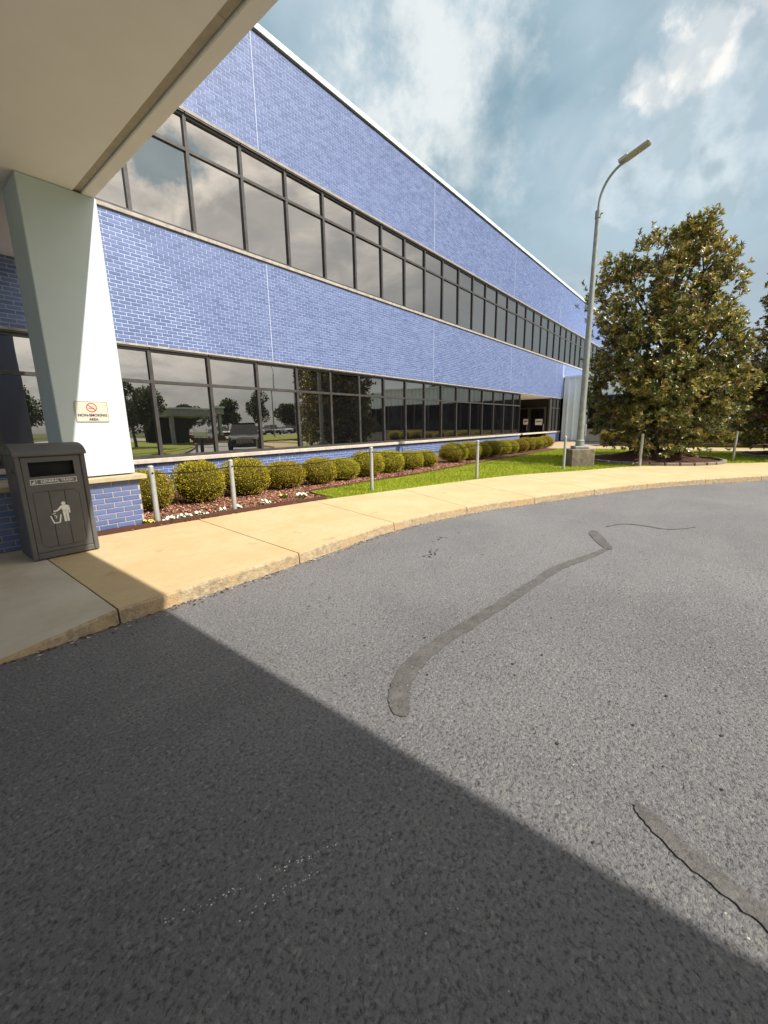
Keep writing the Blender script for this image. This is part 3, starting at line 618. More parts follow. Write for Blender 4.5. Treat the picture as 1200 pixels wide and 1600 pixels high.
# ------------------------------------------------------------------ pale blue wing at the far end
XW = 30.395; WT = 4.46; WEND = -16.0
wing = thing('side_wing', 'low pale blue ribbed metal wing with a dark window band behind the magnolias', 'building', (XW, 0, 0))
def wpart(mb, name, mat, parent=wing, kind=None):
    mb.v = [(x - XW, y, z) for x, y, z in mb.v]; return mb.build(name, mat, parent, kind)
wpart(MB().box(XW + 0.05, 45, WEND, D - 0.06, -0.05, WT - 0.1), 'wall', M['siding'])
wpart(MB().box(XW - 0.06, 45.1, WEND - .1, D - 0.002, WT - 0.1, WT), 'coping', M['siding'])
def panel(ya, yb, z0, z1):
    """one ribbed sheet: flat with a trapezoid rib on each edge"""
    mb = MB(); prof = [(ya + .004, 0), (ya + .05, 0), (ya + .075, -.075), (ya + .135, -.075), (ya + .16, 0), (yb - .003, 0)]
    vs = [(XW + 0.048 + px, py, z) for z in (z0, z1) for py, px in prof]; m_ = len(prof)
    mb.add(vs, [(i + 1, i, i + m_, i + 1 + m_) for i in range(m_ - 1)]); return mb
y = D - 0.06; idx = 0
while y > WEND + 0.4:
    ya = y - 0.405; full = y > 7.35
    wpart(panel(ya, y, 0.02 if full else 3.09, WT - 0.1), 'siding_panel', M['siding']); y = ya; idx += 1
yw = 7.24
wpart(MB().box(XW - 0.06, XW + 0.05, WEND, yw, 0.82, 0.92), 'window_sill', M['sill'])
wpart(MB().box(XW - 0.02, XW + 0.05, WEND, yw, 0.0, 0.82), 'base_wall', M['sill'])
while yw - 1.5 > WEND:
    o = wpart(MB().box(XW - .03, XW + .04, yw - .07, yw - .0006, .92, 3.09).box(XW - .03, XW + .04, yw - 1.4994, yw - 1.43, .92, 3.09).box(XW - .028, XW + .04, yw - 1.43, yw - .07, 3.02, 3.09).box(XW - .028, XW + .04, yw - 1.43, yw - .07, .92, .98), 'window', M['frame'])
    p = MB().box(XW + .005, XW + .012, yw - 1.428, yw - .072, .982, 3.018); p.v = [(a - XW, b_, c) for a, b_, c in p.v]; p.build('pane', M['dark_glass'], o); yw -= 1.5

# ------------------------------------------------------------------ entrance canopy, its column and the low wall
CZ = 4.073; CX = 2.118
can = thing('entrance_canopy', 'deep flat beige stucco canopy overhead throwing its shadow on the drive', 'canopy', (CX, 6, CZ))
def cpart(mb, name, mat, parent=None):
    mb.v = [(x - CX, y - 6, z - CZ) for x, y, z in mb.v]; return mb.build(name, mat, parent or can)
YN, YF = -5.4, D - 0.015
cpart(MB().box(-4.4, 1.905, YN, YF, CZ + .0, CZ + .14), 'soffit', M['beige'])
for ya, yb in ((YN, -0.35), (-0.345, 2.925), (2.93, YF)):
    cpart(MB().box(1.909, 1.985, ya, yb, CZ + 0.022, CZ + 0.10), 'reveal_strip', M['groove'])
cpart(MB().cbox(1.990, CX, YN, YF, CZ - 0.004, CZ + 0.85, 0.008), 'edge_beam', M['beige'])
cpart(MB().box(-4.4, 1.98, YN, YF, CZ + 0.15, CZ + 0.8), 'roof_deck', M['roof'])
cpart(MB().box(-4.5, CX + .03, YN - .05, YF, CZ + 0.851, CZ + 0.93), 'coping', M['coping'])
colm = thing('canopy_column', 'square pale teal stucco column holding up the canopy on the low brick wall', 'column', (1.765, 6.35, 0.83))
mb = MB().cbox(1.396, 2.132, 6.040, 6.655, 0.845, CZ - .004, 0.008); mb.v = [(x - 1.765, y - 6.35, z - .83) for x, y, z in mb.v]; mb.build('shaft', M['stucco'], colm)
lw = thing('low_brick_wall', 'low blue brick wall with a limestone cap under the canopy column', 'wall', (0, 5.966, 0))
def lpart(mb, name, mat):
    mb.v = [(x, y - 5.966, z) for x, y, z in mb.v]; return mb.build(name, mat, lw)
LX0, LX1, LY0, LY1 = -5.0, 2.146, 5.966, 6.73
lpart(MB().box(LX0, LX1 - .006, LY0 + .007, LY1 - .006, 0.0, 0.768), 'mortar_core', M['mortar_base'])
for xa, xb in ((LX0 - .06, -2.4), (-2.396, 0.02), (0.024, LX1 + 0.07)): lpart(MB().cbox(xa, xb, LY0 - 0.07, LY1 + 0.07, 0.769, 0.83, 0.006), 'cap_stone', M['cap'])
JX_keep = JX; JX = []
lst = course_list(LX0, LX1, 0.768 - 10 * 0.0677, 0.768)
for (a, b_, c, d) in sorted(lst, key=lambda q: -q[1])[:260]:
    o = place('brick', brick_mesh(b_ - a, d - c), lw); o.location = ((a + b_) / 2, random.uniform(-.001, .001), (c + d) / 2); o.rotation_euler.y = R(random.gauss(0, .25))
for c in range(10):                                             # right hand end, seen from the side only
    z0 = 0.768 - (c + 1) * 0.0677; y = LY0 + 0.004 - (CW / 2 if c % 2 else 0)
    while y < LY1 - .03:
        a = max(y, LY0 + .032); b_ = min(y + CW, LY1)
        if b_ - a > .04:
            o = place('brick', brick_mesh(b_ - a - .011, .0567), lw); o.rotation_euler.z = PI / 2; o.location = (LX1, (a + b_) / 2 - 5.966, z0 + .034)
        y += CW
JX = JX_keep

# ------------------------------------------------------------------ NON-SMOKING AREA sign
sg = thing('smoking_sign', 'small white NON-SMOKING AREA sign fixed to the teal column', 'sign', (1.75, 6.04, 1.63))
def spart(mb, name, mat): mb.v = [(x - 1.75, y - 6.04, z - 1.63) for x, y, z in mb.v]; return mb.build(name, mat, sg)
def rrect(x0, x1, z0, z1, r_, n_=4):
    out = []
    for cx, cz, a0 in ((x1 - r_, z0 + r_, -90), (x1 - r_, z1 - r_, 0), (x0 + r_, z1 - r_, 90), (x0 + r_, z0 + r_, 180)):
        for q in range(n_ + 1): a = R(a0 + 90 * q / n_); out.append((cx + r_ * math.cos(a), cz + r_ * math.sin(a)))
    return out
spart(MB().prism_y(rrect(1.574, 1.924, 1.508, 1.756, .016), 6.032, 6.0395), 'plate', M['sign'])
br = MB(); o_ = rrect(1.578, 1.920, 1.512, 1.752, .014); i_ = rrect(1.5825, 1.9155, 1.5165, 1.7475, .011); nn = len(o_)
br.add([(x, 6.0312, z) for x, z in o_] + [(x, 6.0312, z) for x, z in i_], [(q, (q + 1) % nn, nn + (q + 1) % nn, nn + q) for q in range(nn)]); spart(br, 'border', M['sign_border'])
rg = MB().disc((1.749, 6.0311, 1.680), .056, r0=.046, seg=32)
c45 = math.cos(R(40)); s45 = math.sin(R(40))
rg.add([(1.749 + a * c45 - b_ * s45, 6.0306, 1.680 - a * s45 - b_ * c45) for a, b_ in ((-.047, -.0045), (.047, -.0045), (.047, .0045), (-.047, .0045))], [(3, 2, 1, 0)])
spart(rg, 'prohibition_ring', M['red'])
cg = MB(); 
for a0, a1, z0, z1 in ((1.716, 1.752, 1.668, 1.677), (1.756, 1.778, 1.668, 1.677)): cg.add([(a0, 6.0309, z0), (a1, 6.0309, z0), (a1, 6.0309, z1), (a0, 6.0309, z1)], [(0, 1, 2, 3)])
cg.add([(1.762, 6.0309, 1.684), (1.766, 6.0309, 1.684), (1.772, 6.0309, 1.694), (1.758, 6.0309, 1.701), (1.755, 6.0309, 1.698), (1.766, 6.0309, 1.692)], [(0, 1, 2, 3, 4, 5)])
spart(cg, 'cigarette_symbol', M['red'])
text_mesh('NON-SMOKING', 0.043, 'lettering', M['ink'], sg, -0.0, -0.0092, -0.042, bold=0.0012)
text_mesh('AREA', 0.040, 'lettering', M['ink'], sg, 0.004, -0.0092, -0.091, bold=0.0012)

# ------------------------------------------------------------------ trash bin
bn_ = thing('trash_bin', 'charcoal plastic GENERAL TRASH bin with a curved lid beside the teal column', 'trash bin', (1.095, 5.225, ZS))
BX, BY = 1.095, 5.225
def tpart(mb, name, mat, parent=bn_): mb.v = [(x, y, z - ZS) for x, y, z in mb.v]; return mb.build(name, mat, parent)
hw = 0.288; dp = 0.50; zb, zt_ = ZS + 0.012, 1.185
shell = MB()
shell.cbox(-hw, -hw + .045, 0.0, dp, zb, zt_, .008); shell.cbox(hw - .045, hw, 0.0, dp, zb, zt_, .008)        # side cheeks
shell.cbox(-hw + .0455, hw - .0455, dp - .03, dp - .002, zb, zt_, .004)                                           # back
shell.cbox(-hw + .0455, hw - .0455, 0.004, dp - .031, zb, zb + .062, .006); shell.cbox(-hw + .0455, hw - .0455, 0.004, .04, zt_ - .022, zt_, .004)
tpart(shell, 'body', M['bin'])
tpart(MB().box(-hw + .05, hw - .05, 0.06, dp - .035, zb + .066, zt_ - .03), 'liner', M['black'])
# front door with the slot: frame strips round openings
d0, d1 = -hw + .050, hw - .050; zz0, zz1 = zb + .068, zt_ - .028
sx0, sx1, sz0, sz1 = -.189, .180, .964, 1.108                        # slot
px0, px1, pz0, pz1 = -.196, .188, .236, .812                         # inset panel
ch = .045
hole = [(px0, pz0 + ch), (px0 + ch, pz0), (px1 - ch, pz0), (px1, pz0 + ch), (px1, pz1 - ch), (px1 - ch, pz1), (px0 + .01, pz1), (px0, pz1 - .01)]
dm = MB(); yf, yb_ = 0.008, 0.03
def plate_hole(outer, inner_):
    bm = bmesh.new()
    def loop(pts): vs = [bm.verts.new((x, yf, z)) for x, z in pts]; return [bm.edges.new((vs[q], vs[(q + 1) % len(vs)])) for q in range(len(vs))]
    e = loop(outer)
    for i_ in inner_: e += loop(i_)
    bmesh.ops.triangle_fill(bm, use_beauty=True, use_dissolve=False, edges=e)
    ex = bmesh.ops.extrude_face_region(bm, geom=bm.faces[:]); 
    for v in ex['geom']:
        if isinstance(v, bmesh.types.BMVert): v.co.y = yb_
    bmesh.ops.recalc_face_normals(bm, faces=bm.faces[:]); bm.verts.index_update()
    r_ = ([v.co[:] for v in bm.verts], [[v.index for v in f.verts] for f in bm.faces]); bm.free(); return r_
v, f = plate_hole([(d0, zz0), (d1, zz0), (d1, zz1), (d0, zz1)], [[(sx0, sz0), (sx1, sz0), (sx1, sz1), (sx0, sz1)], hole])
dm.add(v, f); door = tpart(dm, 'door', M['bin'])
g = .0035
for xa, xb in ((px0 + g, -.068), (-.063, .060), (.065, px1 - g)):
    poly = [(max(min(x, px1 - g), px0 + g), z) for x, z in hole]
    def clip(pl, xc, keep_right):
        out = []
        for q in range(len(pl)):
            a, b_ = pl[q], pl[(q + 1) % len(pl)]; ia = (a[0] >= xc) == keep_right or a[0] == xc; ib = (b_[0] >= xc) == keep_right or b_[0] == xc
            if ia: out.append(a)
            if ia != ib: u = (xc - a[0]) / (b_[0] - a[0]); out.append((xc, a[1] + u * (b_[1] - a[1])))
        return out
    pl = [(x + (g if x < 0 else -g) * .0, z + (g if z < .5 else -g)) for x, z in hole]
    pl = clip(clip(pl, xa, True), xb, False)
    tpart(MB().prism_y(pl, 0.0085, 0.028), 'door_board', M['bin'], door)
tpart(MB().box(px0 - .003, px1 + .003, .0305, .036, pz0 - .003, pz1 + .003), 'board_backing', M['black'], door)
tpart(MB().box(sx0 - .01, sx1 + .01, .20, .21, sz0 - .02, sz1 + .02), 'slot_baffle', M['black'], door)
# lid: quarter barrel that rolls down to the front
prof = [(-.022, 1.170), (-.026, 1.186), (-.018, 1.206), (.012, 1.232), (.06, 1.258), (.13, 1.278), (.22, 1.287), (.32, 1.287), (.41, 1.276), (.47, 1.252), (.515, 1.215), (.522, 1.190), (.515, 1.1865), (-.005, 1.1865), (-.006, 1.170)]
ld = MB(); nP = len(prof); xs_ = (-hw - .012, -hw - .006, hw + .006, hw + .012); vs = []
for q, x in enumerate(xs_):
    for (yy, zz) in prof:
        e = 0.004 if q in (0, 3) else 0; vs.append((x, yy + (e if yy < .25 else -e), zz - (e if zz > 1.20 else 0)))
fs = [(q * nP + i, q * nP + (i + 1) % nP, (q + 1) * nP + (i + 1) % nP, (q + 1) * nP + i) for q in range(3) for i in range(nP)] + [tuple(range(nP - 1, -1, -1)), tuple(range(3 * nP, 4 * nP))]
ld.add(vs, fs); tpart(ld, 'lid', M['bin_lid'])
# label plate and pictogram
lb = MB(); z0, z1 = .886, .938; x0_, x1_ = -.196, .186; w_ = .005; yq = .0068
for a in ((x0_, x1_, z0, z0 + w_), (x0_, x1_, z1 - w_, z1), (x0_, x0_ + w_, z0 + w_, z1 - w_), (x1_ - w_, x1_, z0 + w_, z1 - w_), (-.145, -.142, z0 + w_, z1 - w_)): lb.box(a[0], a[1], yq, .0079, a[2], a[3])
lab = tpart(lb, 'label_plate', M['white'])
text_mesh('GENERAL TRASH', 0.036, 'lettering', M['white'], lab, .022, .0072, .912 - ZS, bold=0.0003)
ic_ = MB()
for a in ((-.181, -.166, .896, .908), (-.163, -.158, .896, .926), (-.170, -.164, .912, .922)): ic_.box(a[0], a[1], yq, .0079, a[2], a[3])
tpart(ic_, 'bin_icon', M['white'], lab)
pm = MB(); yq2 = .0073; S = 1.0
def flat(pts): pm.prism_y(pts, yq2, .0083)
cx = .035; hz = .673
pm.prism_y([(cx + .0 + .0175 * math.cos(a * PI / 8), hz + .0175 * math.sin(a * PI / 8)) for a in range(16)], yq2, .0083)
flat([(cx - .028, .648), (cx - .062, .612), (cx - .092, .606), (cx - .092, .594), (cx - .055, .598), (cx - .022, .622), (cx - .017, .60), (cx + .030, .60), (cx + .030, .652), (cx + .022, .655), (cx - .020, .655)][::-1])
flat([(cx + .031, .651), (cx + .043, .643), (cx + .047, .625), (cx + .047, .566), (cx + .036, .566), (cx + .034, .60), (cx + .0305, .60)][::-1])
flat([(cx - .017, .598), (cx + .006, .598), (cx + .006, .482), (cx - .012, .482)][::-1]); flat([(cx + .009, .598), (cx + .030, .598), (cx + .030, .482), (cx + .012, .482)][::-1])
flat([(cx - .126, .556), (cx - .116, .556), (cx - .096, .484), (cx - .106, .476)][::-1]); flat([(cx - .106, .475), (cx - .0955, .4845), (cx - .060, .4845), (cx - .048, .475)][::-1]); flat([(cx - .059, .485), (cx - .047, .476), (cx - .030, .562), (cx - .041, .562)][::-1])
for a, z in ((-.098, .575), (-.086, .555), (-.072, .548), (-.082, .580), (-.078, .532)): flat([(cx + a + .0065 * math.cos(q * PI / 3), z + .0065 * math.sin(q * PI / 3)) for q in range(6)])
tpart(pm, 'litter_pictogram', M['white'], door)
for x in (-hw + .04, hw - .04):
    for yy in (.05, dp - .06): tpart(MB().cbox(x - .022, x + .022, yy - .022, yy + .022, ZS, zb - .0005, .003), 'foot', M['bin'])
tpart(MB().cbox(-hw - .010, -hw - .0005, .14, .30, 1.0, 1.05, .003), 'side_grip', M['bin_lid'])

# ------------------------------------------------------------------ posts and cable
PST = [(2.295, 5.945, .93, 'galvanised pipe post nearest the brick wall, at the flower bed'), (3.385, 5.80, .934, 'galvanised pipe post in the red mulch bed, second from the brick wall'),
       (6.25, 5.44, .99, 'galvanised pipe post on a worn patch at the lawn edge, third from the brick wall'), (9.0, 4.49, 1.02, 'galvanised pipe post alone midway along the lawn edge'),
       (12.10, 3.39, 1.03, 'galvanised pipe post just left of the lamp pedestal'), (13.92, 1.80, 1.04, 'galvanised pipe post in front of the big magnolia'),
       (16.95, -.30, 1.04, 'galvanised pipe post right of the big magnolia, furthest from the wall')]
for x, y, zt__, lab in PST:
    o = thing('pipe_post', lab, 'post', (x, y, 0.10), group='galvanised posts along the pavement')
    h = zt__ - 0.10
    MB().tube([(0, 0, 0), (0, 0, h - .022)], 0.036, 16).build('pipe', M['galv'], o)
    MB().tube([(0, 0, h - .0215), (0, 0, h - .008), (0, 0, h + .002)], [0.038, .036, .018], 16).build('pipe_cap', M['galv'], o)
    MB().tube([(-.0, -.045, h - .10), (0, .045, h - .10)], 0.012, 8).build('eye_bolt', M['cable'], o)
cb = thing('barrier_cable', 'thin dark cable strung through the row of galvanised posts', 'cable', (2.295, 5.945, .83))
for a, b_ in zip(PST[:-1], PST[1:]):
    A = Vector((a[0], a[1], a[2] - .10)); B = Vector((b_[0], b_[1], b_[2] - .10)); pts = []
    for q in range(13):
        u = q / 12; p = A.lerp(B, u); p.z -= 0.10 * (4 * u * (1 - u)) * min(1.0, (B - A).length / 3); pts.append(p - Vector(cb.location))
    MB().tube(pts, 0.0065, 6).build('cable_span', M['cable'], cb)

# ------------------------------------------------------------------ street lamps
def lamp(loc, arm, label, rz_base, height=6.72, ped=True):
    L = thing('street_lamp', label, 'street lamp', loc)
    d = Vector((arm[0], arm[1], 0)).normalized(); z = 0.0
    if ped:
        o = MB().cbox(-.33, .33, -.33, .33, -.08, .50, .02).build('concrete_pedestal', M['old_conc'], L); o.rotation_euler.z = rz_base
        o = MB().cbox(-.20, .20, -.20, .20, .501, .585, .012).build('base_plate', M['pole'], L); o.rotation_euler.z = rz_base
        z = .586
    MB().tube([(0, 0, z), (0, 0, z + .16)], .125, 16).tube([(0, 0, z + .16), (0, 0, z + .18)], [.125, .105], 16).build('base_collar', M['pole'], L)
    MB().tube([(0, 0, z + .17), (0, 0, height)], [.098, .060], 16).build('pole', M['pole'], L)
    o = MB().cbox(-.05, .05, -.145, -.09, z + .28, z + .62, .008).build('hand_hole_cover', M['pole'], L); o.rotation_euler.z = rz_base
    MB().tube([(0, 0, height - .06), (0, 0, height + .12)], .072, 14).tube([(0, 0, height + .03), tuple(d * .13 + Vector((0, 0, height + .03)))], .02, 8).build('arm_bracket', M['pole'], L)
    ap = [Vector((0, 0, height + .10)), d * .01 + Vector((0, 0, height + .35)), d * .06 + Vector((0, 0, height + .56)), d * .17 + Vector((0, 0, height + .77)), d * .34 + Vector((0, 0, height + .94)), d * .52 + Vector((0, 0, height + 1.04))]
    MB().tube([tuple(p) for p in catmull(ap, 4)], .032, 10).build('arm', M['pole'], L)
    H = Vector((0, 0, height + 1.03)) + d * .44
    hd = MB().cbox(0, .70, -.125, .125, 0.0, .045, .015).cbox(.0, .22, -.09, .09, .0555, .10, .015)
    o = hd.build('lamp_head', M['galv'], L); o.location = H; o.rotation_euler = (0, -R(17), math.atan2(d.y, d.x))
    MB().cbox(.14, .67, -.11, .11, -.014, -.0005, .004).build('lamp_lens', M['lens'], o)
    return L
lamp((13.38, 3.33, .115), (-.12, -.99), 'tall grey street lamp with a curved arm on a stained concrete pedestal', R(35))

# ------------------------------------------------------------------ leaf helpers
def quad_leaves(pos_, dirs, nrm, ln, wd):
    """diamond leaf per row: 4 vertices"""
    side = np.cross(dirs, nrm); side /= np.linalg.norm(side, axis=1)[:, None] + 1e-9
    V = np.stack([pos_, pos_ + dirs * (ln * .5)[:, None] + side * (wd * .5)[:, None], pos_ + dirs * ln[:, None], pos_ + dirs * (ln * .5)[:, None] - side * (wd * .5)[:, None]], 1)
    F = np.arange(len(pos_) * 4).reshape(-1, 4)
    return V.reshape(-1, 3), F
def unit(a): return a / (np.linalg.norm(a, axis=1)[:, None] + 1e-9)
def shrub_mesh(seed, n=9500, rx=.46, rz=.345):
    r_ = np.random.default_rng(seed)
    nv = unit(r_.normal(size=(n, 3))); nv[:, 2] = np.where(nv[:, 2] < -.75, -nv[:, 2], nv[:, 2])
    th = np.arctan2(nv[:, 1], nv[:, 0])
    bump_ = 1 + .045 * np.sin(3 * th + seed) + .025 * np.sin(5 * th + 2 * seed + 4 * nv[:, 2]) + .02 * np.sin(9 * nv[:, 2] + 7 * th)
    e = np.abs(nv) ** 1.25; nn_ = unit(np.sign(nv) * e) * 1.0
    rr_ = bump_ * (1 - np.abs(r_.normal(0, .075, n)) + (r_.random(n) < .03) * .05)
    Pp = np.stack([nv[:, 0] * rx, nv[:, 1] * rx, nv[:, 2] * rz], 1) * rr_[:, None]
    k = 1.0 / (np.abs(nv[:, 0]) ** 2.5 + np.abs(nv[:, 1]) ** 2.5 + np.abs(nv[:, 2]) ** 2.5) ** (1 / 2.5)
    hor = np.hypot(nv[:, 0], nv[:, 1]); k = 1.0 / (hor ** 2.5 + np.abs(nv[:, 2]) ** 2.5) ** (1 / 2.5); Pp *= k[:, None]
    d = unit(nv * .75 + r_.normal(0, .6, (n, 3)) + [0, 0, .25]); nm = unit(nv + r_.normal(0, .7, (n, 3)))
    V, F = quad_leaves(Pp, d, nm, r_.uniform(.016, .034, n), r_.uniform(.010, .018, n))
    V[:, 2] += rz * .97
    kp = ~((nv[:, 2] < -.15) & (r_.random(n) < .55)); V = V.reshape(-1, 4, 3)[kp].reshape(-1, 3); F = np.arange(len(V)).reshape(-1, 4)
    me = np_mesh('foliage', V, F, M['shrub'], link=False); return me
def stem_mesh():
    mb = MB(); r_ = random.Random(3)
    for q in range(7):
        a = r_.random() * 2 * PI; mb.tube([(0, 0, -.03), (.08 * math.cos(a), .08 * math.sin(a), .12), (.22 * math.cos(a), .22 * math.sin(a), .36)], [.014, .011, .006], 5)
    me = bpy.data.meshes.new('stem'); me.from_pydata(mb.v, [], mb.f); me.materials.append(M['bark']); return me
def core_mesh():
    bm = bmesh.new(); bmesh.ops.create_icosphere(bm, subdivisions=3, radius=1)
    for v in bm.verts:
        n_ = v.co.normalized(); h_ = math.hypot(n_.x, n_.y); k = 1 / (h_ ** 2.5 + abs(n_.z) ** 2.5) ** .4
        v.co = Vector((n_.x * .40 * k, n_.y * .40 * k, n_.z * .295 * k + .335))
    me = bpy.data.meshes.new('dark_core'); bm.to_mesh(me); bm.free(); me.materials.append(M['shrub_core']); return me
M['shrub_core'] = simple('shrub_dark_core', (0.10, 0.085, 0.012), (0.05, 0.042, 0.010), 0.9, 60, 1.0, 50, 0.03, local=True, spec=0.1)  # inside shade put into the colour: core darker than the leaves
sh_meshes = [shrub_mesh(s) for s in range(4)]; STEM = stem_mesh(); CORE = core_mesh()
def shrub(x, y, s, sz, label, group, i):
    o = thing('round_shrub', label, 'shrub', (x, y, .115), random.random() * 6.28, group); o.scale = (s * random.uniform(.94, 1.05), s * random.uniform(.94, 1.05), sz * random.uniform(.95, 1.05)); o.rotation_euler.x = random.gauss(0, .03)
    place('foliage', sh_meshes[i % 4], o, 'stuff'); place('stem', STEM, o); place('dark_core', CORE, o); return o
ORD = ['first', 'second', 'third', 'fourth', 'fifth', 'sixth', 'seventh', 'eighth', 'ninth', 'tenth', 'eleventh', 'twelfth', 'thirteenth', 'fourteenth', 'fifteenth', 'sixteenth', 'seventeenth', 'eighteenth', 'nineteenth', 'twentieth', 'twenty-first']
SH = [(2.62, .92, 1.0), (3.55, 1.0, 1.04), (4.45, 1.0, .98), (5.42, .97, .86), (6.30, .92, .82), (7.12, .90, .79), (8.02, 1.02, .90), (8.98, 1.0, .88), (9.92, .92, .80), (10.82, .90, .74),
      (12.55, 1.08, .92), (13.55, .97, .92), (14.50, .97, .90), (15.50, .95, .88), (16.42, .95, .88), (17.35, .95, .88), (18.35, .95, .90), (19.30, .95, .90), (20.25, .95, .90), (21.2, .95, .88), (22.1, .95, .88)]
for i, (x, s, sz) in enumerate(SH):
    if i == 0: lab = 'round golden shrub half hidden behind the brick wall end, first of the row'
    elif i == 1: lab = 'largest round golden shrub, between the first two pipe posts'
    elif i == 2: lab = 'round golden shrub behind the second pipe post in the mulch bed'
    elif i == 10: lab = 'round golden shrub right after the gap in the row'
    elif i == 9: lab = 'round golden shrub just before the gap in the row'
    elif i == 20: lab = 'last round golden shrub of the row, beside the recessed entrance'
    else: lab = 'round golden shrub under the windows, %s of the row from the brick wall' % ORD[i]
    shrub(x, 7.15 + random.uniform(-.05, .05), s, sz, lab, 'clipped shrubs under the windows', i)
for i, y in enumerate((5.2, 4.2, 3.2, 2.2, 1.1, 0.0, -1.1, -2.2, -3.4)):
    shrub(27.6, y, 1.3, 1.15, 'clipped golden shrub against the pale blue wing, %s from the entrance path' % ORD[i], 'clipped shrubs along the wing', i)

# ------------------------------------------------------------------ mulch chips, grass, flowers
def in_poly(P, poly):
    poly = np.array(poly); x, y = P[:, 0], P[:, 1]; ins = np.zeros(len(P), bool); j = len(poly) - 1
    for i in range(len(poly)):
        xi, yi = poly[i]; xj, yj = poly[j]
        c = ((yi > y) != (yj > y)) & (x < (xj - xi) * (y - yi) / (yj - yi + 1e-12) + xi); ins ^= c; j = i
    return ins
n = 16000; P = np.stack([rng.uniform(1.9, 5.5, n), rng.uniform(5.35, 8.0, n)], 1)
n2 = 14000; P2 = np.stack([rng.uniform(5.3, 14, n2), rng.uniform(6.2, 7.4, n2)], 1); P = np.concatenate([P, P2]); P = P[in_poly(P, bed_poly)]; n = len(P)
P = np.concatenate([P, rng.uniform(.116, .135, (n, 1))], 1)
d = unit(np.concatenate([rng.normal(size=(n, 2)), rng.normal(0, .25, (n, 1))], 1)); nm = unit(rng.normal(0, .35, (n, 3)) + [0, 0, 1])
V, F = quad_leaves(P, d, nm, rng.uniform(.025, .07, n), rng.uniform(.012, .026, n))
np_mesh('mulch_chips', V, F, M['chip'], None, 'stuff')
# grass blades
n = 150000; u = rng.random(n) ** 1.6; P = np.stack([5.0 + 16.5 * u, rng.uniform(-2.0, 6.45, n)], 1); P = P[in_poly(P, lawn_poly)]
P = P[(np.hypot(P[:, 0] - 16.2, P[:, 1] - 1.8) > 1.85)]; n = len(P)
P = np.concatenate([P, np.full((n, 1), .107)], 1)
d = unit(np.concatenate([rng.normal(0, .5, (n, 2)), np.ones((n, 1))], 1)); nm = unit(rng.normal(size=(n, 3)))
ln = rng.uniform(.025, .055, n) * (1 + .3 * np.sin(P[:, 0] * 2.1) * np.sin(P[:, 1] * 3.3)); dist = np.hypot(P[:, 0], P[:, 1])
V, F = quad_leaves(P, d, nm, ln, .004 + dist * .0007)
np_mesh('grass', V, F, M['grass'], None, 'stuff')
# flower plants
def flower(x, y, s, label, pet, nfl, seed):
    r_ = np.random.default_rng(seed); o = thing('flower_plant', label, 'flower', (x, y, .118), 0, 'pansies in the mulch bed')
    n = 60; a = r_.random(n) * 6.28; rad = r_.random(n) ** .5 * .09 * s
    Pp = np.stack([rad * np.cos(a), rad * np.sin(a), r_.uniform(0, .05, n)], 1); d = unit(np.stack([np.cos(a), np.sin(a), r_.uniform(.4, 2.2, n)], 1))
    V, F = quad_leaves(Pp, d, unit(r_.normal(0, .4, (n, 3)) + [0, 0, 1]), r_.uniform(.03, .06, n), r_.uniform(.015, .028, n)); np_mesh('leaves', V, F, M['flower_leaf'], o)
    for q in range(nfl):
        aa = r_.random() * 6.28; rd = r_.random() ** .5 * .10 * s; c = Vector((rd * math.cos(aa), rd * math.sin(aa), r_.uniform(.03, .085))); nrm_ = Vector((r_.normal(0, .35), -.6 + r_.normal(0, .3), .8)).normalized()
        ax = nrm_.orthogonal().normalized(); bx = nrm_.cross(ax); mb = MB()
        for pq in range(5):
            th = pq * 2 * PI / 5; dd = ax * math.cos(th) + bx * math.sin(th); sd_ = nrm_.cross(dd); l_ = .026
            mb.add([c, c + dd * l_ * .6 + sd_ * .014 + nrm_ * .003, c + dd * l_ + nrm_ * .005, c + dd * l_ * .6 - sd_ * .014 + nrm_ * .003], [(0, 1, 2, 3)])
        mb.add([c + nrm_ * .006 + (ax * math.cos(th_) + bx * math.sin(th_)) * .006 for th_ in (0, 1.57, 3.14, 4.71)], [(0, 1, 2, 3)], 1)
        mb.build('blossom', [M[pet], M['petal_y']], o)
FL = [(2.21, 5.93, .9, 'petal_y', 6, 'yellowish pansy clump against the brick wall end'), (2.43, 5.90, .9, 'petal_w', 7, 'white pansy clump just right of the first pipe post'), (2.58, 5.91, .9, 'petal_w', 9, 'white pansy clump second right of the first pipe post'),
      (2.76, 5.93, .9, 'petal_w', 7, 'leafy white pansy clump midway between the first two posts'), (2.90, 5.89, .8, 'petal_w', 9, 'white pansy clump left of the pink blossoms'), (3.06, 5.88, .7, 'petal_p', 7, 'pink pansy clump amid the white ones'),
      (3.20, 5.86, .8, 'petal_w', 7, 'white pansy clump right of the pink blossoms'), (3.50, 5.86, .6, 'petal_w', 4, 'small white pansy clump just right of the second pipe post'), (4.02, 5.90, 1.1, 'petal_w', 8, 'large yellow-green clump with white blossoms in the middle of the bed'),
      (4.17, 5.74, .5, 'petal_p', 3, 'few pink blossoms low in the red mulch'), (4.60, 6.15, .7, 'petal_y', 4, 'small yellow pansy clump in front of the fourth shrub'), (4.80, 5.90, 1.0, 'petal_w', 12, 'bright white pansy clump near the lawn corner')]
for i, (x, y, s, pet, nf_, lab) in enumerate(FL): flower(x, y, s, lab, pet, nf_, 40 + i)

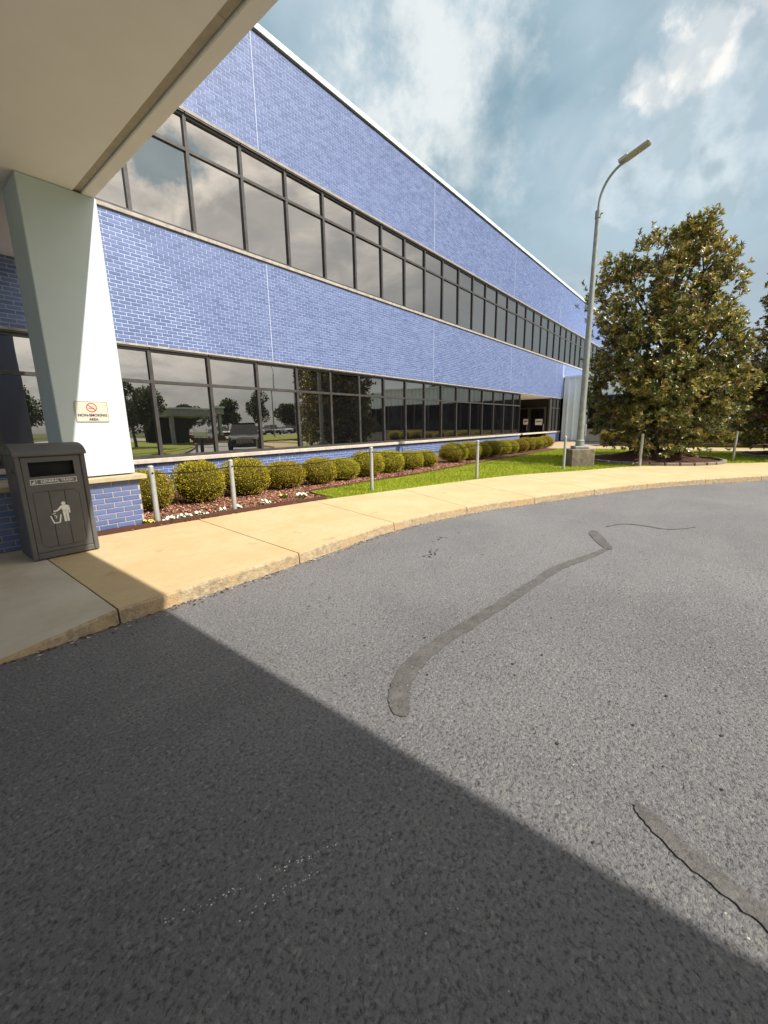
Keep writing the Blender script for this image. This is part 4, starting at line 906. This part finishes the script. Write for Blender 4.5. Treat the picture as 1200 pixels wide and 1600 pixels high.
# ------------------------------------------------------------------ magnolias
def magnolia(loc, label, seed, boughs, lat, n_ros=2300, height=7.2, ring_r=1.9, group='magnolias by the pavement'):
    """boughs: (lateral, depth, z, radius) in the tree's own frame"""
    r_ = np.random.default_rng(seed); o = thing('magnolia_tree', label, 'tree', (loc[0], loc[1], .12), 0, group)
    lat = np.array(lat); dep = np.array([-lat[1], lat[0]])
    boughs = [(b_[0] + .10, *b_[1:]) for b_ in boughs]
    B = np.array([[b_[0] * lat[0] + b_[1] * dep[0], b_[0] * lat[1] + b_[1] * dep[1], b_[2], b_[3]] for b_ in boughs])
    w = B[:, 3] ** 2; w = w / w.sum(); pick = r_.choice(len(B), n_ros, p=w)
    nv = unit(r_.normal(size=(n_ros, 3)) + [0, 0, .15]); C_ = B[pick, :3] + nv * (B[pick, 3] * (1 - np.abs(r_.normal(0, .17, n_ros))))[:, None] * [1, 1, .85]
    ns = max(30, n_ros // 16); sp_ = r_.choice(len(B), ns, p=w); sv = unit(r_.normal(size=(ns, 3)) + [0, 0, .15])
    SC = B[sp_, :3] + sv * (B[sp_, 3] * r_.uniform(.72, 1.06, ns))[:, None] * [1, 1, .85]
    q_ = r_.integers(0, ns, n_ros); use = r_.random(n_ros) < .80; tone = r_.random(ns)[q_]
    C_ = np.where(use[:, None], SC[q_] + r_.normal(0, .13, (n_ros, 3)), C_); nv = np.where(use[:, None], unit(sv[q_] + r_.normal(0, .45, (n_ros, 3))), nv); pick = np.where(use, sp_[q_], pick)
    keep = C_[:, 2] > .28; tone = tone[keep]; C_ = C_[keep]; nv = nv[keep]; pick = pick[keep]
    axis = unit(nv * .8 + unit(C_ - [0, 0, 3.0]) * .5 + [0, 0, .45] + r_.normal(0, .25, C_.shape))
    L = 11; n_ = len(C_); ax = np.repeat(axis, L, 0); c = np.repeat(C_, L, 0)
    rv = unit(r_.normal(size=(n_ * L, 3))); tang = unit(rv - ax * (rv * ax).sum(1)[:, None]); spread = r_.uniform(.5, 1.5, n_ * L)[:, None]
    d = unit(ax + tang * spread); nm = unit(ax * 1.0 - d * (ax * d).sum(1)[:, None] + r_.normal(0, .25, d.shape)); ln = r_.uniform(.085, .15, n_ * L); wd = ln * r_.uniform(.34, .46, n_ * L)
    side = unit(np.cross(d, nm)); c = c + ax * r_.uniform(-.08, .04, (n_ * L, 1))
    mid = c + d * (ln * .5)[:, None]; tip = c + d * ln[:, None] - nm * (ln * .12)[:, None]; up = nm * (wd * .18)[:, None]
    V = np.stack([c, mid + side * (wd * .5)[:, None] + up, tip, mid - side * (wd * .5)[:, None] + up, mid - up * .3], 1).reshape(-1, 3)
    idx = np.arange(n_ * L)[:, None] * 5; F = np.concatenate([np.concatenate([idx, idx + 1, idx + 2, idx + 4], 1), np.concatenate([idx, idx + 4, idx + 2, idx + 3], 1)], 0)
    hi = np.clip((C_[:, 2] - 2.0) / 5, 0, 1); bough_rand = r_.random(len(B))[pick]
    score = r_.random(n_) * .45 + bough_rand * .2 + tone * .35; gold = score > (.66 - .20 * hi); rust = (~gold) & (r_.random(n_) < .08 + .22 * hi * hi)
    lm = np.where(gold, 1, np.where(rust, 2, 0)); lm = np.repeat(lm, L); flip = r_.random(n_ * L); lm = np.where(flip < .09, 2, np.where(flip > .93, 1, lm))
    mi = np.concatenate([lm, lm])
    np_mesh('crown', V, F, [M['magnolia_g'], M['magnolia_y'], M['magnolia_b']], o, None, mi)
    t_ = MB(); top = max(B[:, 2]); axis_xy = lambda z: np.array([lat[0], lat[1]]) * (0.10 * math.sin(z * .9) + .55 * (z / height) ** 3)
    zs = np.linspace(0, top, 9); t_.tube([(*axis_xy(z), z) for z in zs], [.20 - .018 * i for i in range(9)], 10); t_.build('trunk', M['bark'], o)
    for q, b_ in enumerate(B):
        zb_ = max(.35, b_[2] * .62 - .1); a = np.array([*axis_xy(zb_), zb_]); e = b_[:3]; m_ = a * .45 + e * .55 + [0, 0, -.12]
        lm_ = MB().tube([tuple(p) for p in catmull([a, m_, e], 4)], [.05 - .0045 * i for i in range(9)], 6)
        for s_ in range(7):
            v_ = unit(r_.normal(size=(1, 3)))[0]; f_ = e + v_ * b_[3] * .85; lm_.tube([tuple(m_ * .3 + e * .7), tuple((e + f_) / 2 + r_.normal(0, .05, 3)), tuple(f_)], [.020, .013, .006], 5, cap=False)
        lm_.build('limb', M['bark'], o)
    # mound of bark mulch and its ring of blocks
    md = MB(); seg = 28; vs = [(0, 0, .42)]
    for rr_, zz in ((.4, .36), (.9, .22), (1.4, .10), (ring_r - .04, .0)):
        for s_ in range(seg): a = 2 * PI * s_ / seg; vs.append((rr_ * math.cos(a), rr_ * math.sin(a), zz + r_.normal(0, .012)))
    fs = [(0, 1 + s_, 1 + (s_ + 1) % seg) for s_ in range(seg)]
    for q in range(3):
        for s_ in range(seg): a, b_ = 1 + q * seg + s_, 1 + q * seg + (s_ + 1) % seg; fs.append((a, a + seg, b_ + seg, b_))
    md.add(vs, fs); md.build('mulch_mound', M['bark_soil'], kind='structure', loc=(loc[0], loc[1], .125))
    rg_ = thing('edging_ring', 'ring of grey edging blocks round the mulch mound of the %s' % ('big magnolia' if seed == 1 else 'magnolia at the right edge'), 'edging', (loc[0], loc[1], .10))
    nb = 32; bl = None
    for s_ in range(nb):
        a = 2 * PI * s_ / nb
        if bl is None: ob = MB().cbox(-.165, .165, -.055, .055, 0, .10, .012).build('edging_block', M['ring'], rg_); bl = ob.data
        else: ob = place('edging_block', bl, rg_)
        ob.location = (ring_r * math.cos(a), ring_r * math.sin(a), r_.uniform(-.01, .01)); ob.rotation_euler.z = a + PI / 2 + r_.normal(0, .05)
    return o
v1 = Vector((16.2, 1.8)).normalized(); lat1 = (v1.y, -v1.x)
b1 = [(-.8, 0, 1.15, 1.0), (.8, -.2, 1.1, 1.05), (0, -1.2, 1.1, 1.0), (0, 1.2, 1.2, 1.0), (1.35, .3, 1.2, .8), (-1.35, .3, 1.45, .72),
      (-1.15, -.2, 2.3, .92), (1.2, -.4, 2.2, 1.0), (0, -1.3, 2.3, 1.0), (.2, 1.2, 2.4, 1.0), (-.2, -.6, 2.0, .9), (1.32, .4, 2.9, .75), (1.42, -.2, 2.2, .7), (1.15, .1, 3.6, .65), (-1.35, -.2, 2.8, .7),
      (-1.2, 0, 3.3, .9), (1.0, -.5, 3.4, 1.0), (-.2, -1.2, 3.4, .95), (.1, 1.1, 3.5, .9), (-1.6, .2, 4.15, .72), (1.10, .2, 4.25, .6),
      (-1.0, -.6, 4.4, .9), (.5, -.8, 4.5, .9), (.2, .9, 4.6, .85), (-1.85, -.1, 5.15, .62), (-.9, .3, 5.4, .95), (1.05, .1, 5.1, .72),
      (.1, -.5, 5.5, .85), (-1.45, 0, 6.0, .62), (.80, .1, 5.9, .62), (-.5, -.2, 6.2, .72), (.25, .1, 6.5, .5), (.66, 0, 6.85, .36), (1.35, -.2, 5.55, .30)]
magnolia((16.2, 1.8), 'tall magnolia with glossy green and rust leaves beside the street lamp', 1, b1, lat1, 8200)
v2 = Vector((20.05, -2.45)).normalized(); lat2 = (v2.y, -v2.x)
b2 = [(a * 1.25 - .1, b_ * 1.2, c * (1.04 if c > 3 else 1.0), d * 1.22) for a, b_, c, d in b1]; b2 = [(-a, b_, c, d) for a, b_, c, d in b2]
magnolia((20.05, -2.45), 'magnolia cut off by the right edge of the photo', 2, b2, lat2, 9000)

# ------------------------------------------------------------------ the far side of the drive, seen in the windows
def kerbed(poly, name, mat, z=.13):
    c = np.mean(np.array(poly), 0); inn = [tuple(c + (np.array(p) - c) * .985) for p in poly]
    MB().prism(poly, -.02, z - .01).build('kerb', M['kerb'], kind='structure'); MB().prism(inn, z - .009, z + .012).build(name, mat, kind='structure')
island = [tuple(p) for p in catmull([(-20, -9.6), (-4, -9.2), (3, -7.9), (6.6, -5.9), (8.8, -4.4), (9.7, -4.3), (10.8, -5.6), (14.2, -11.2), (17.6, -18.0), (17.8, -24), (14, -34), (-20, -34)], 4)]
kerbed(island, 'lawn', M['grass_ground'])
kerbed([(24, -17), (44, -17), (44, -38), (20, -38), (18.6, -26)], 'lawn', M['grass_ground'])
def leafy(name, loc, label, seed, H, Rr, nl, mat, ls, group=None, mesh=[{}]):
    o = thing(name, label, 'tree', loc, random.random() * 6, group); key_ = (seed, H, Rr)
    if key_ not in mesh[0]:
        r_ = np.random.default_rng(seed); nb = 16; B = np.stack([r_.normal(0, Rr * .42, nb), r_.normal(0, Rr * .42, nb), r_.uniform(H * .36, H * .88, nb), r_.uniform(.25, .42, nb) * Rr], 1)
        sh = 1 - .55 * np.clip((B[:, 2] / H - .55) / .4, 0, 1); B[:, 0] *= sh; B[:, 1] *= sh
        pk_ = r_.integers(0, nb, nl); nv = unit(r_.normal(size=(nl, 3))); Pp = B[pk_, :3] + nv * (B[pk_, 3] * r_.uniform(.6, 1.05, nl))[:, None]
        V, F = quad_leaves(Pp, unit(nv + r_.normal(0, .8, (nl, 3))), unit(r_.normal(size=(nl, 3))), r_.uniform(.7, 1.3, nl) * ls, r_.uniform(.5, .9, nl) * ls)
        tr = MB().tube([(0, 0, -.1), (0.05, 0, H * .25), (0, .05, H * .6)], [H * .022, H * .017, H * .008], 8)
        for b_ in B[:8]: tr.tube([(0, 0, H * .3), tuple((b_[:3] + [0, 0, H * .3]) / 2), tuple(b_[:3])], [H * .009, H * .006, H * .003], 5)
        tm = bpy.data.meshes.new('trunk'); tm.from_pydata(tr.v, [], tr.f); tm.materials.append(M['bark'])
        mesh[0][key_] = (np_mesh('crown', V, F, mat, link=False), tm)
    cm, tm = mesh[0][key_]; place('crown', cm, o); place('trunk', tm, o); return o
leafy('broadleaf_tree', (12.4, -16.5, .12), 'dark bushy tree on the lawn, mirrored in the window beside the column', 21, 5.2, 2.2, 9000, M['tree_leaf'], .17)
# covered entrance with steps across the drive
pv = thing('entrance_pavilion', 'flat roofed entrance pavilion across the drive, mirrored in the ground floor windows', 'building', (21.2, -27.5, 0), R(-8))
MB().box(-2.9, 2.9, -3, 3, 2.9, 3.55).build('roof', M['pav'], pv); MB().box(-3.0, 3.0, -3.1, 3.1, 3.551, 3.7).build('coping', M['coping'], pv); MB().box(-2.6, 2.6, -2.9, -2.6, 0, 2.899).build('rear_wall', M['dark_void'], pv)
for x in (-2.6, 2.6): MB().box(x - .16, x + .16, 2.4, 2.72, 0, 2.899).build('pillar', M['pav'], pv)
st_ = thing('entrance_steps', 'red brick steps with pale handrails before the mirrored pavilion', 'steps', (22.6, -23.2, 0), R(-8))
for q in range(4): MB().box(-1.6, 1.6, -1.4 + q * .32, -1.4 + (q + 1) * .32 - .002, 0, .68 - q * .17).build('step', M['red_brick'], st_)
for x in (-1.5, 0, 1.5): MB().tube([(x, -1.3, .6), (x, -1.3, 1.6), (x, -.2, 1.0), (x, -.2, 0)], .03, 8).build('handrail', M['white'], st_)
tag(MB().tube([(11.7, -4.9, 0), (11.7, -4.9, .95), (11.7, -4.9, 1.0)], [.09, .09, .05], 12).build('bollard', M['ink']), 'short black bollard at the edge of the drive, mirrored in the windows', 'bollard')
def car(loc, rz, label, paint, suv=True, group=None, detail=True):
    o = thing('parked_car', label, 'car', loc, rz, group); H = 1.72 if suv else 1.42; L = 2.35; gh = .62
    # lower body: loft of cross sections along x (front at +x)
    secs = [(-L, .78, .45, .80), (-L + .12, .90, .30, .98), (-1.5, .95, .26, 1.02), (0, .96, .25, 1.03), (1.15, .95, .26, 1.04), (1.9, .92, .28, .98), (L - .12, .88, .32, .88), (L, .74, .42, .76)]
    bd = MB(); vs = []
    for x, w, z0, z1 in secs: vs += [(x, -w * .9, z0), (x, -w, (z0 + z1) / 2), (x, -w * .93, z1), (x, w * .93, z1), (x, w, (z0 + z1) / 2), (x, w * .9, z0)]
    n_ = len(secs); bd.add(vs, [(6 * i + k, 6 * i + (k + 1) % 6, 6 * i + 6 + (k + 1) % 6, 6 * i + 6 + k) for i in range(n_ - 1) for k in range(6)] + [tuple(range(5, -1, -1)), tuple(6 * (n_ - 1) + k for k in range(6))])
    rb = -L + .15 if suv else -1.75
    bd.build('body', paint, o)
    gl = MB(); vs = [(rb, -.86, 1.0), (1.05, -.86, 1.0), (.35, -.68, H - .03), (rb + .35, -.70, H - .03)]; vs += [(x, -y_, z) for x, y_, z in vs]
    gl.add(vs, [(0, 1, 2, 3), (7, 6, 5, 4), (1, 5, 6, 2), (4, 0, 3, 7)]); gl.build('window_glass', M['car_glass'], o)
    MB().cbox(rb + .3, .42, -.71, .71, H - .05, H, .02).build('roof', paint, o)
    for y_ in (-.80, .80):
        MB().cbox(.75, .95, y_ * 1.12 - .09, y_ * 1.12 + .09, 1.02, 1.16, .02).build('mirror', paint, o)
        MB().cbox(L - .22, L - .015, y_ * .76 - .16, y_ * .76 + .16, .72, .86, .02).build('headlight', M['headlamp'], o)
    MB().cbox(L - .1, L + .02, -.46, .46, .52, .84, .02).build('grille', M['chrome'] if detail else M['ink'], o)
    for z in (.58, .65, .72, .79): MB().box(L + .021, L + .026, -.43, .43, z - .018, z + .018).build('grille_slot', M['ink'], [c for c in o.children if c.name.startswith('grille')][0])
    MB().cbox(L - .12, L + .03, -.80, .80, .34, .50, .03).build('bumper', M['ink'], o)
    for x in (-1.42, 1.45):
        for y_ in (-.86, .86):
            w_ = MB().tube([(x, y_ - .11, .35), (x, y_ + .11, .35)], .35, 18).build('wheel', M['rubber'], o); s_ = .112 if y_ > 0 else -.112
            MB().tube([(x, y_ + s_ * .9, .35), (x, y_ + s_ * 1.04, .35)], .22, 14).build('rim', M['alloy'], w_)
    return o
car((14.75, -5.6, 0), math.atan2(.85, -.52), 'dark SUV with a chrome grille facing the windows, mirrored in the glass', M['paint_dark'])
LOTP = [(40, -42, M['paint_white'], 'white'), (44, -45, M['paint_dark'], 'black'), (48, -48, M['paint_silver'], 'silver'), (53, -51, M['paint_white'], 'white'), (57, -53, M['paint_dark'], 'dark'), (62, -56, M['paint_white'], 'white'), (34, -43, M['paint_white'], 'white'), (30, -46, M['paint_red'], 'red')]
NTH = ['nearest the mirrored pavilion', 'second from the left', 'third from the left', 'fourth from the left', 'fifth from the left', 'at the right end', 'left of the other pale cars', 'at the left end']
for i, (x, y, pt, cn) in enumerate(LOTP): car((x, y, 0), R(100), '%s car parked in the mirrored car park, %s' % (cn, NTH[i]), pt, i % 2 == 0, 'cars in the mirrored car park', False)
lamp((31.5, -25, 0), (-1, .1), 'tall street lamp mirrored in the fourth ground floor window', 0, 7.6, False)
lamp((52, -46, 0), (1, .1), 'small distant street lamp in the mirrored car park', 0, 7.6, False)
rt_ = random.Random(9)
DIRW = ['far left', 'left', 'middle left', 'middle', 'middle right', 'right', 'far right']
i = 0
for a in np.linspace(-2.62, -0.38, 26):
    rad = rt_.uniform(95, 120); x, y = 10 + rad * math.cos(a), rad * math.sin(a) - 8
    leafy('distant_tree', (x, y, -.06), '%s skyline tree beyond the mirrored car park, %s from the left' % (('mid height', 'tall', 'low')[i % 3], (ORD + ['twenty-second', 'twenty-third', 'twenty-fourth', 'twenty-fifth', 'last'])[i]), 30 + i % 3, (9.5, 12.5, 8.0)[i % 3], (4.5, 5.5, 4.2)[i % 3], 5200, M['tree_leaf'], .55, 'trees beyond the car park'); i += 1
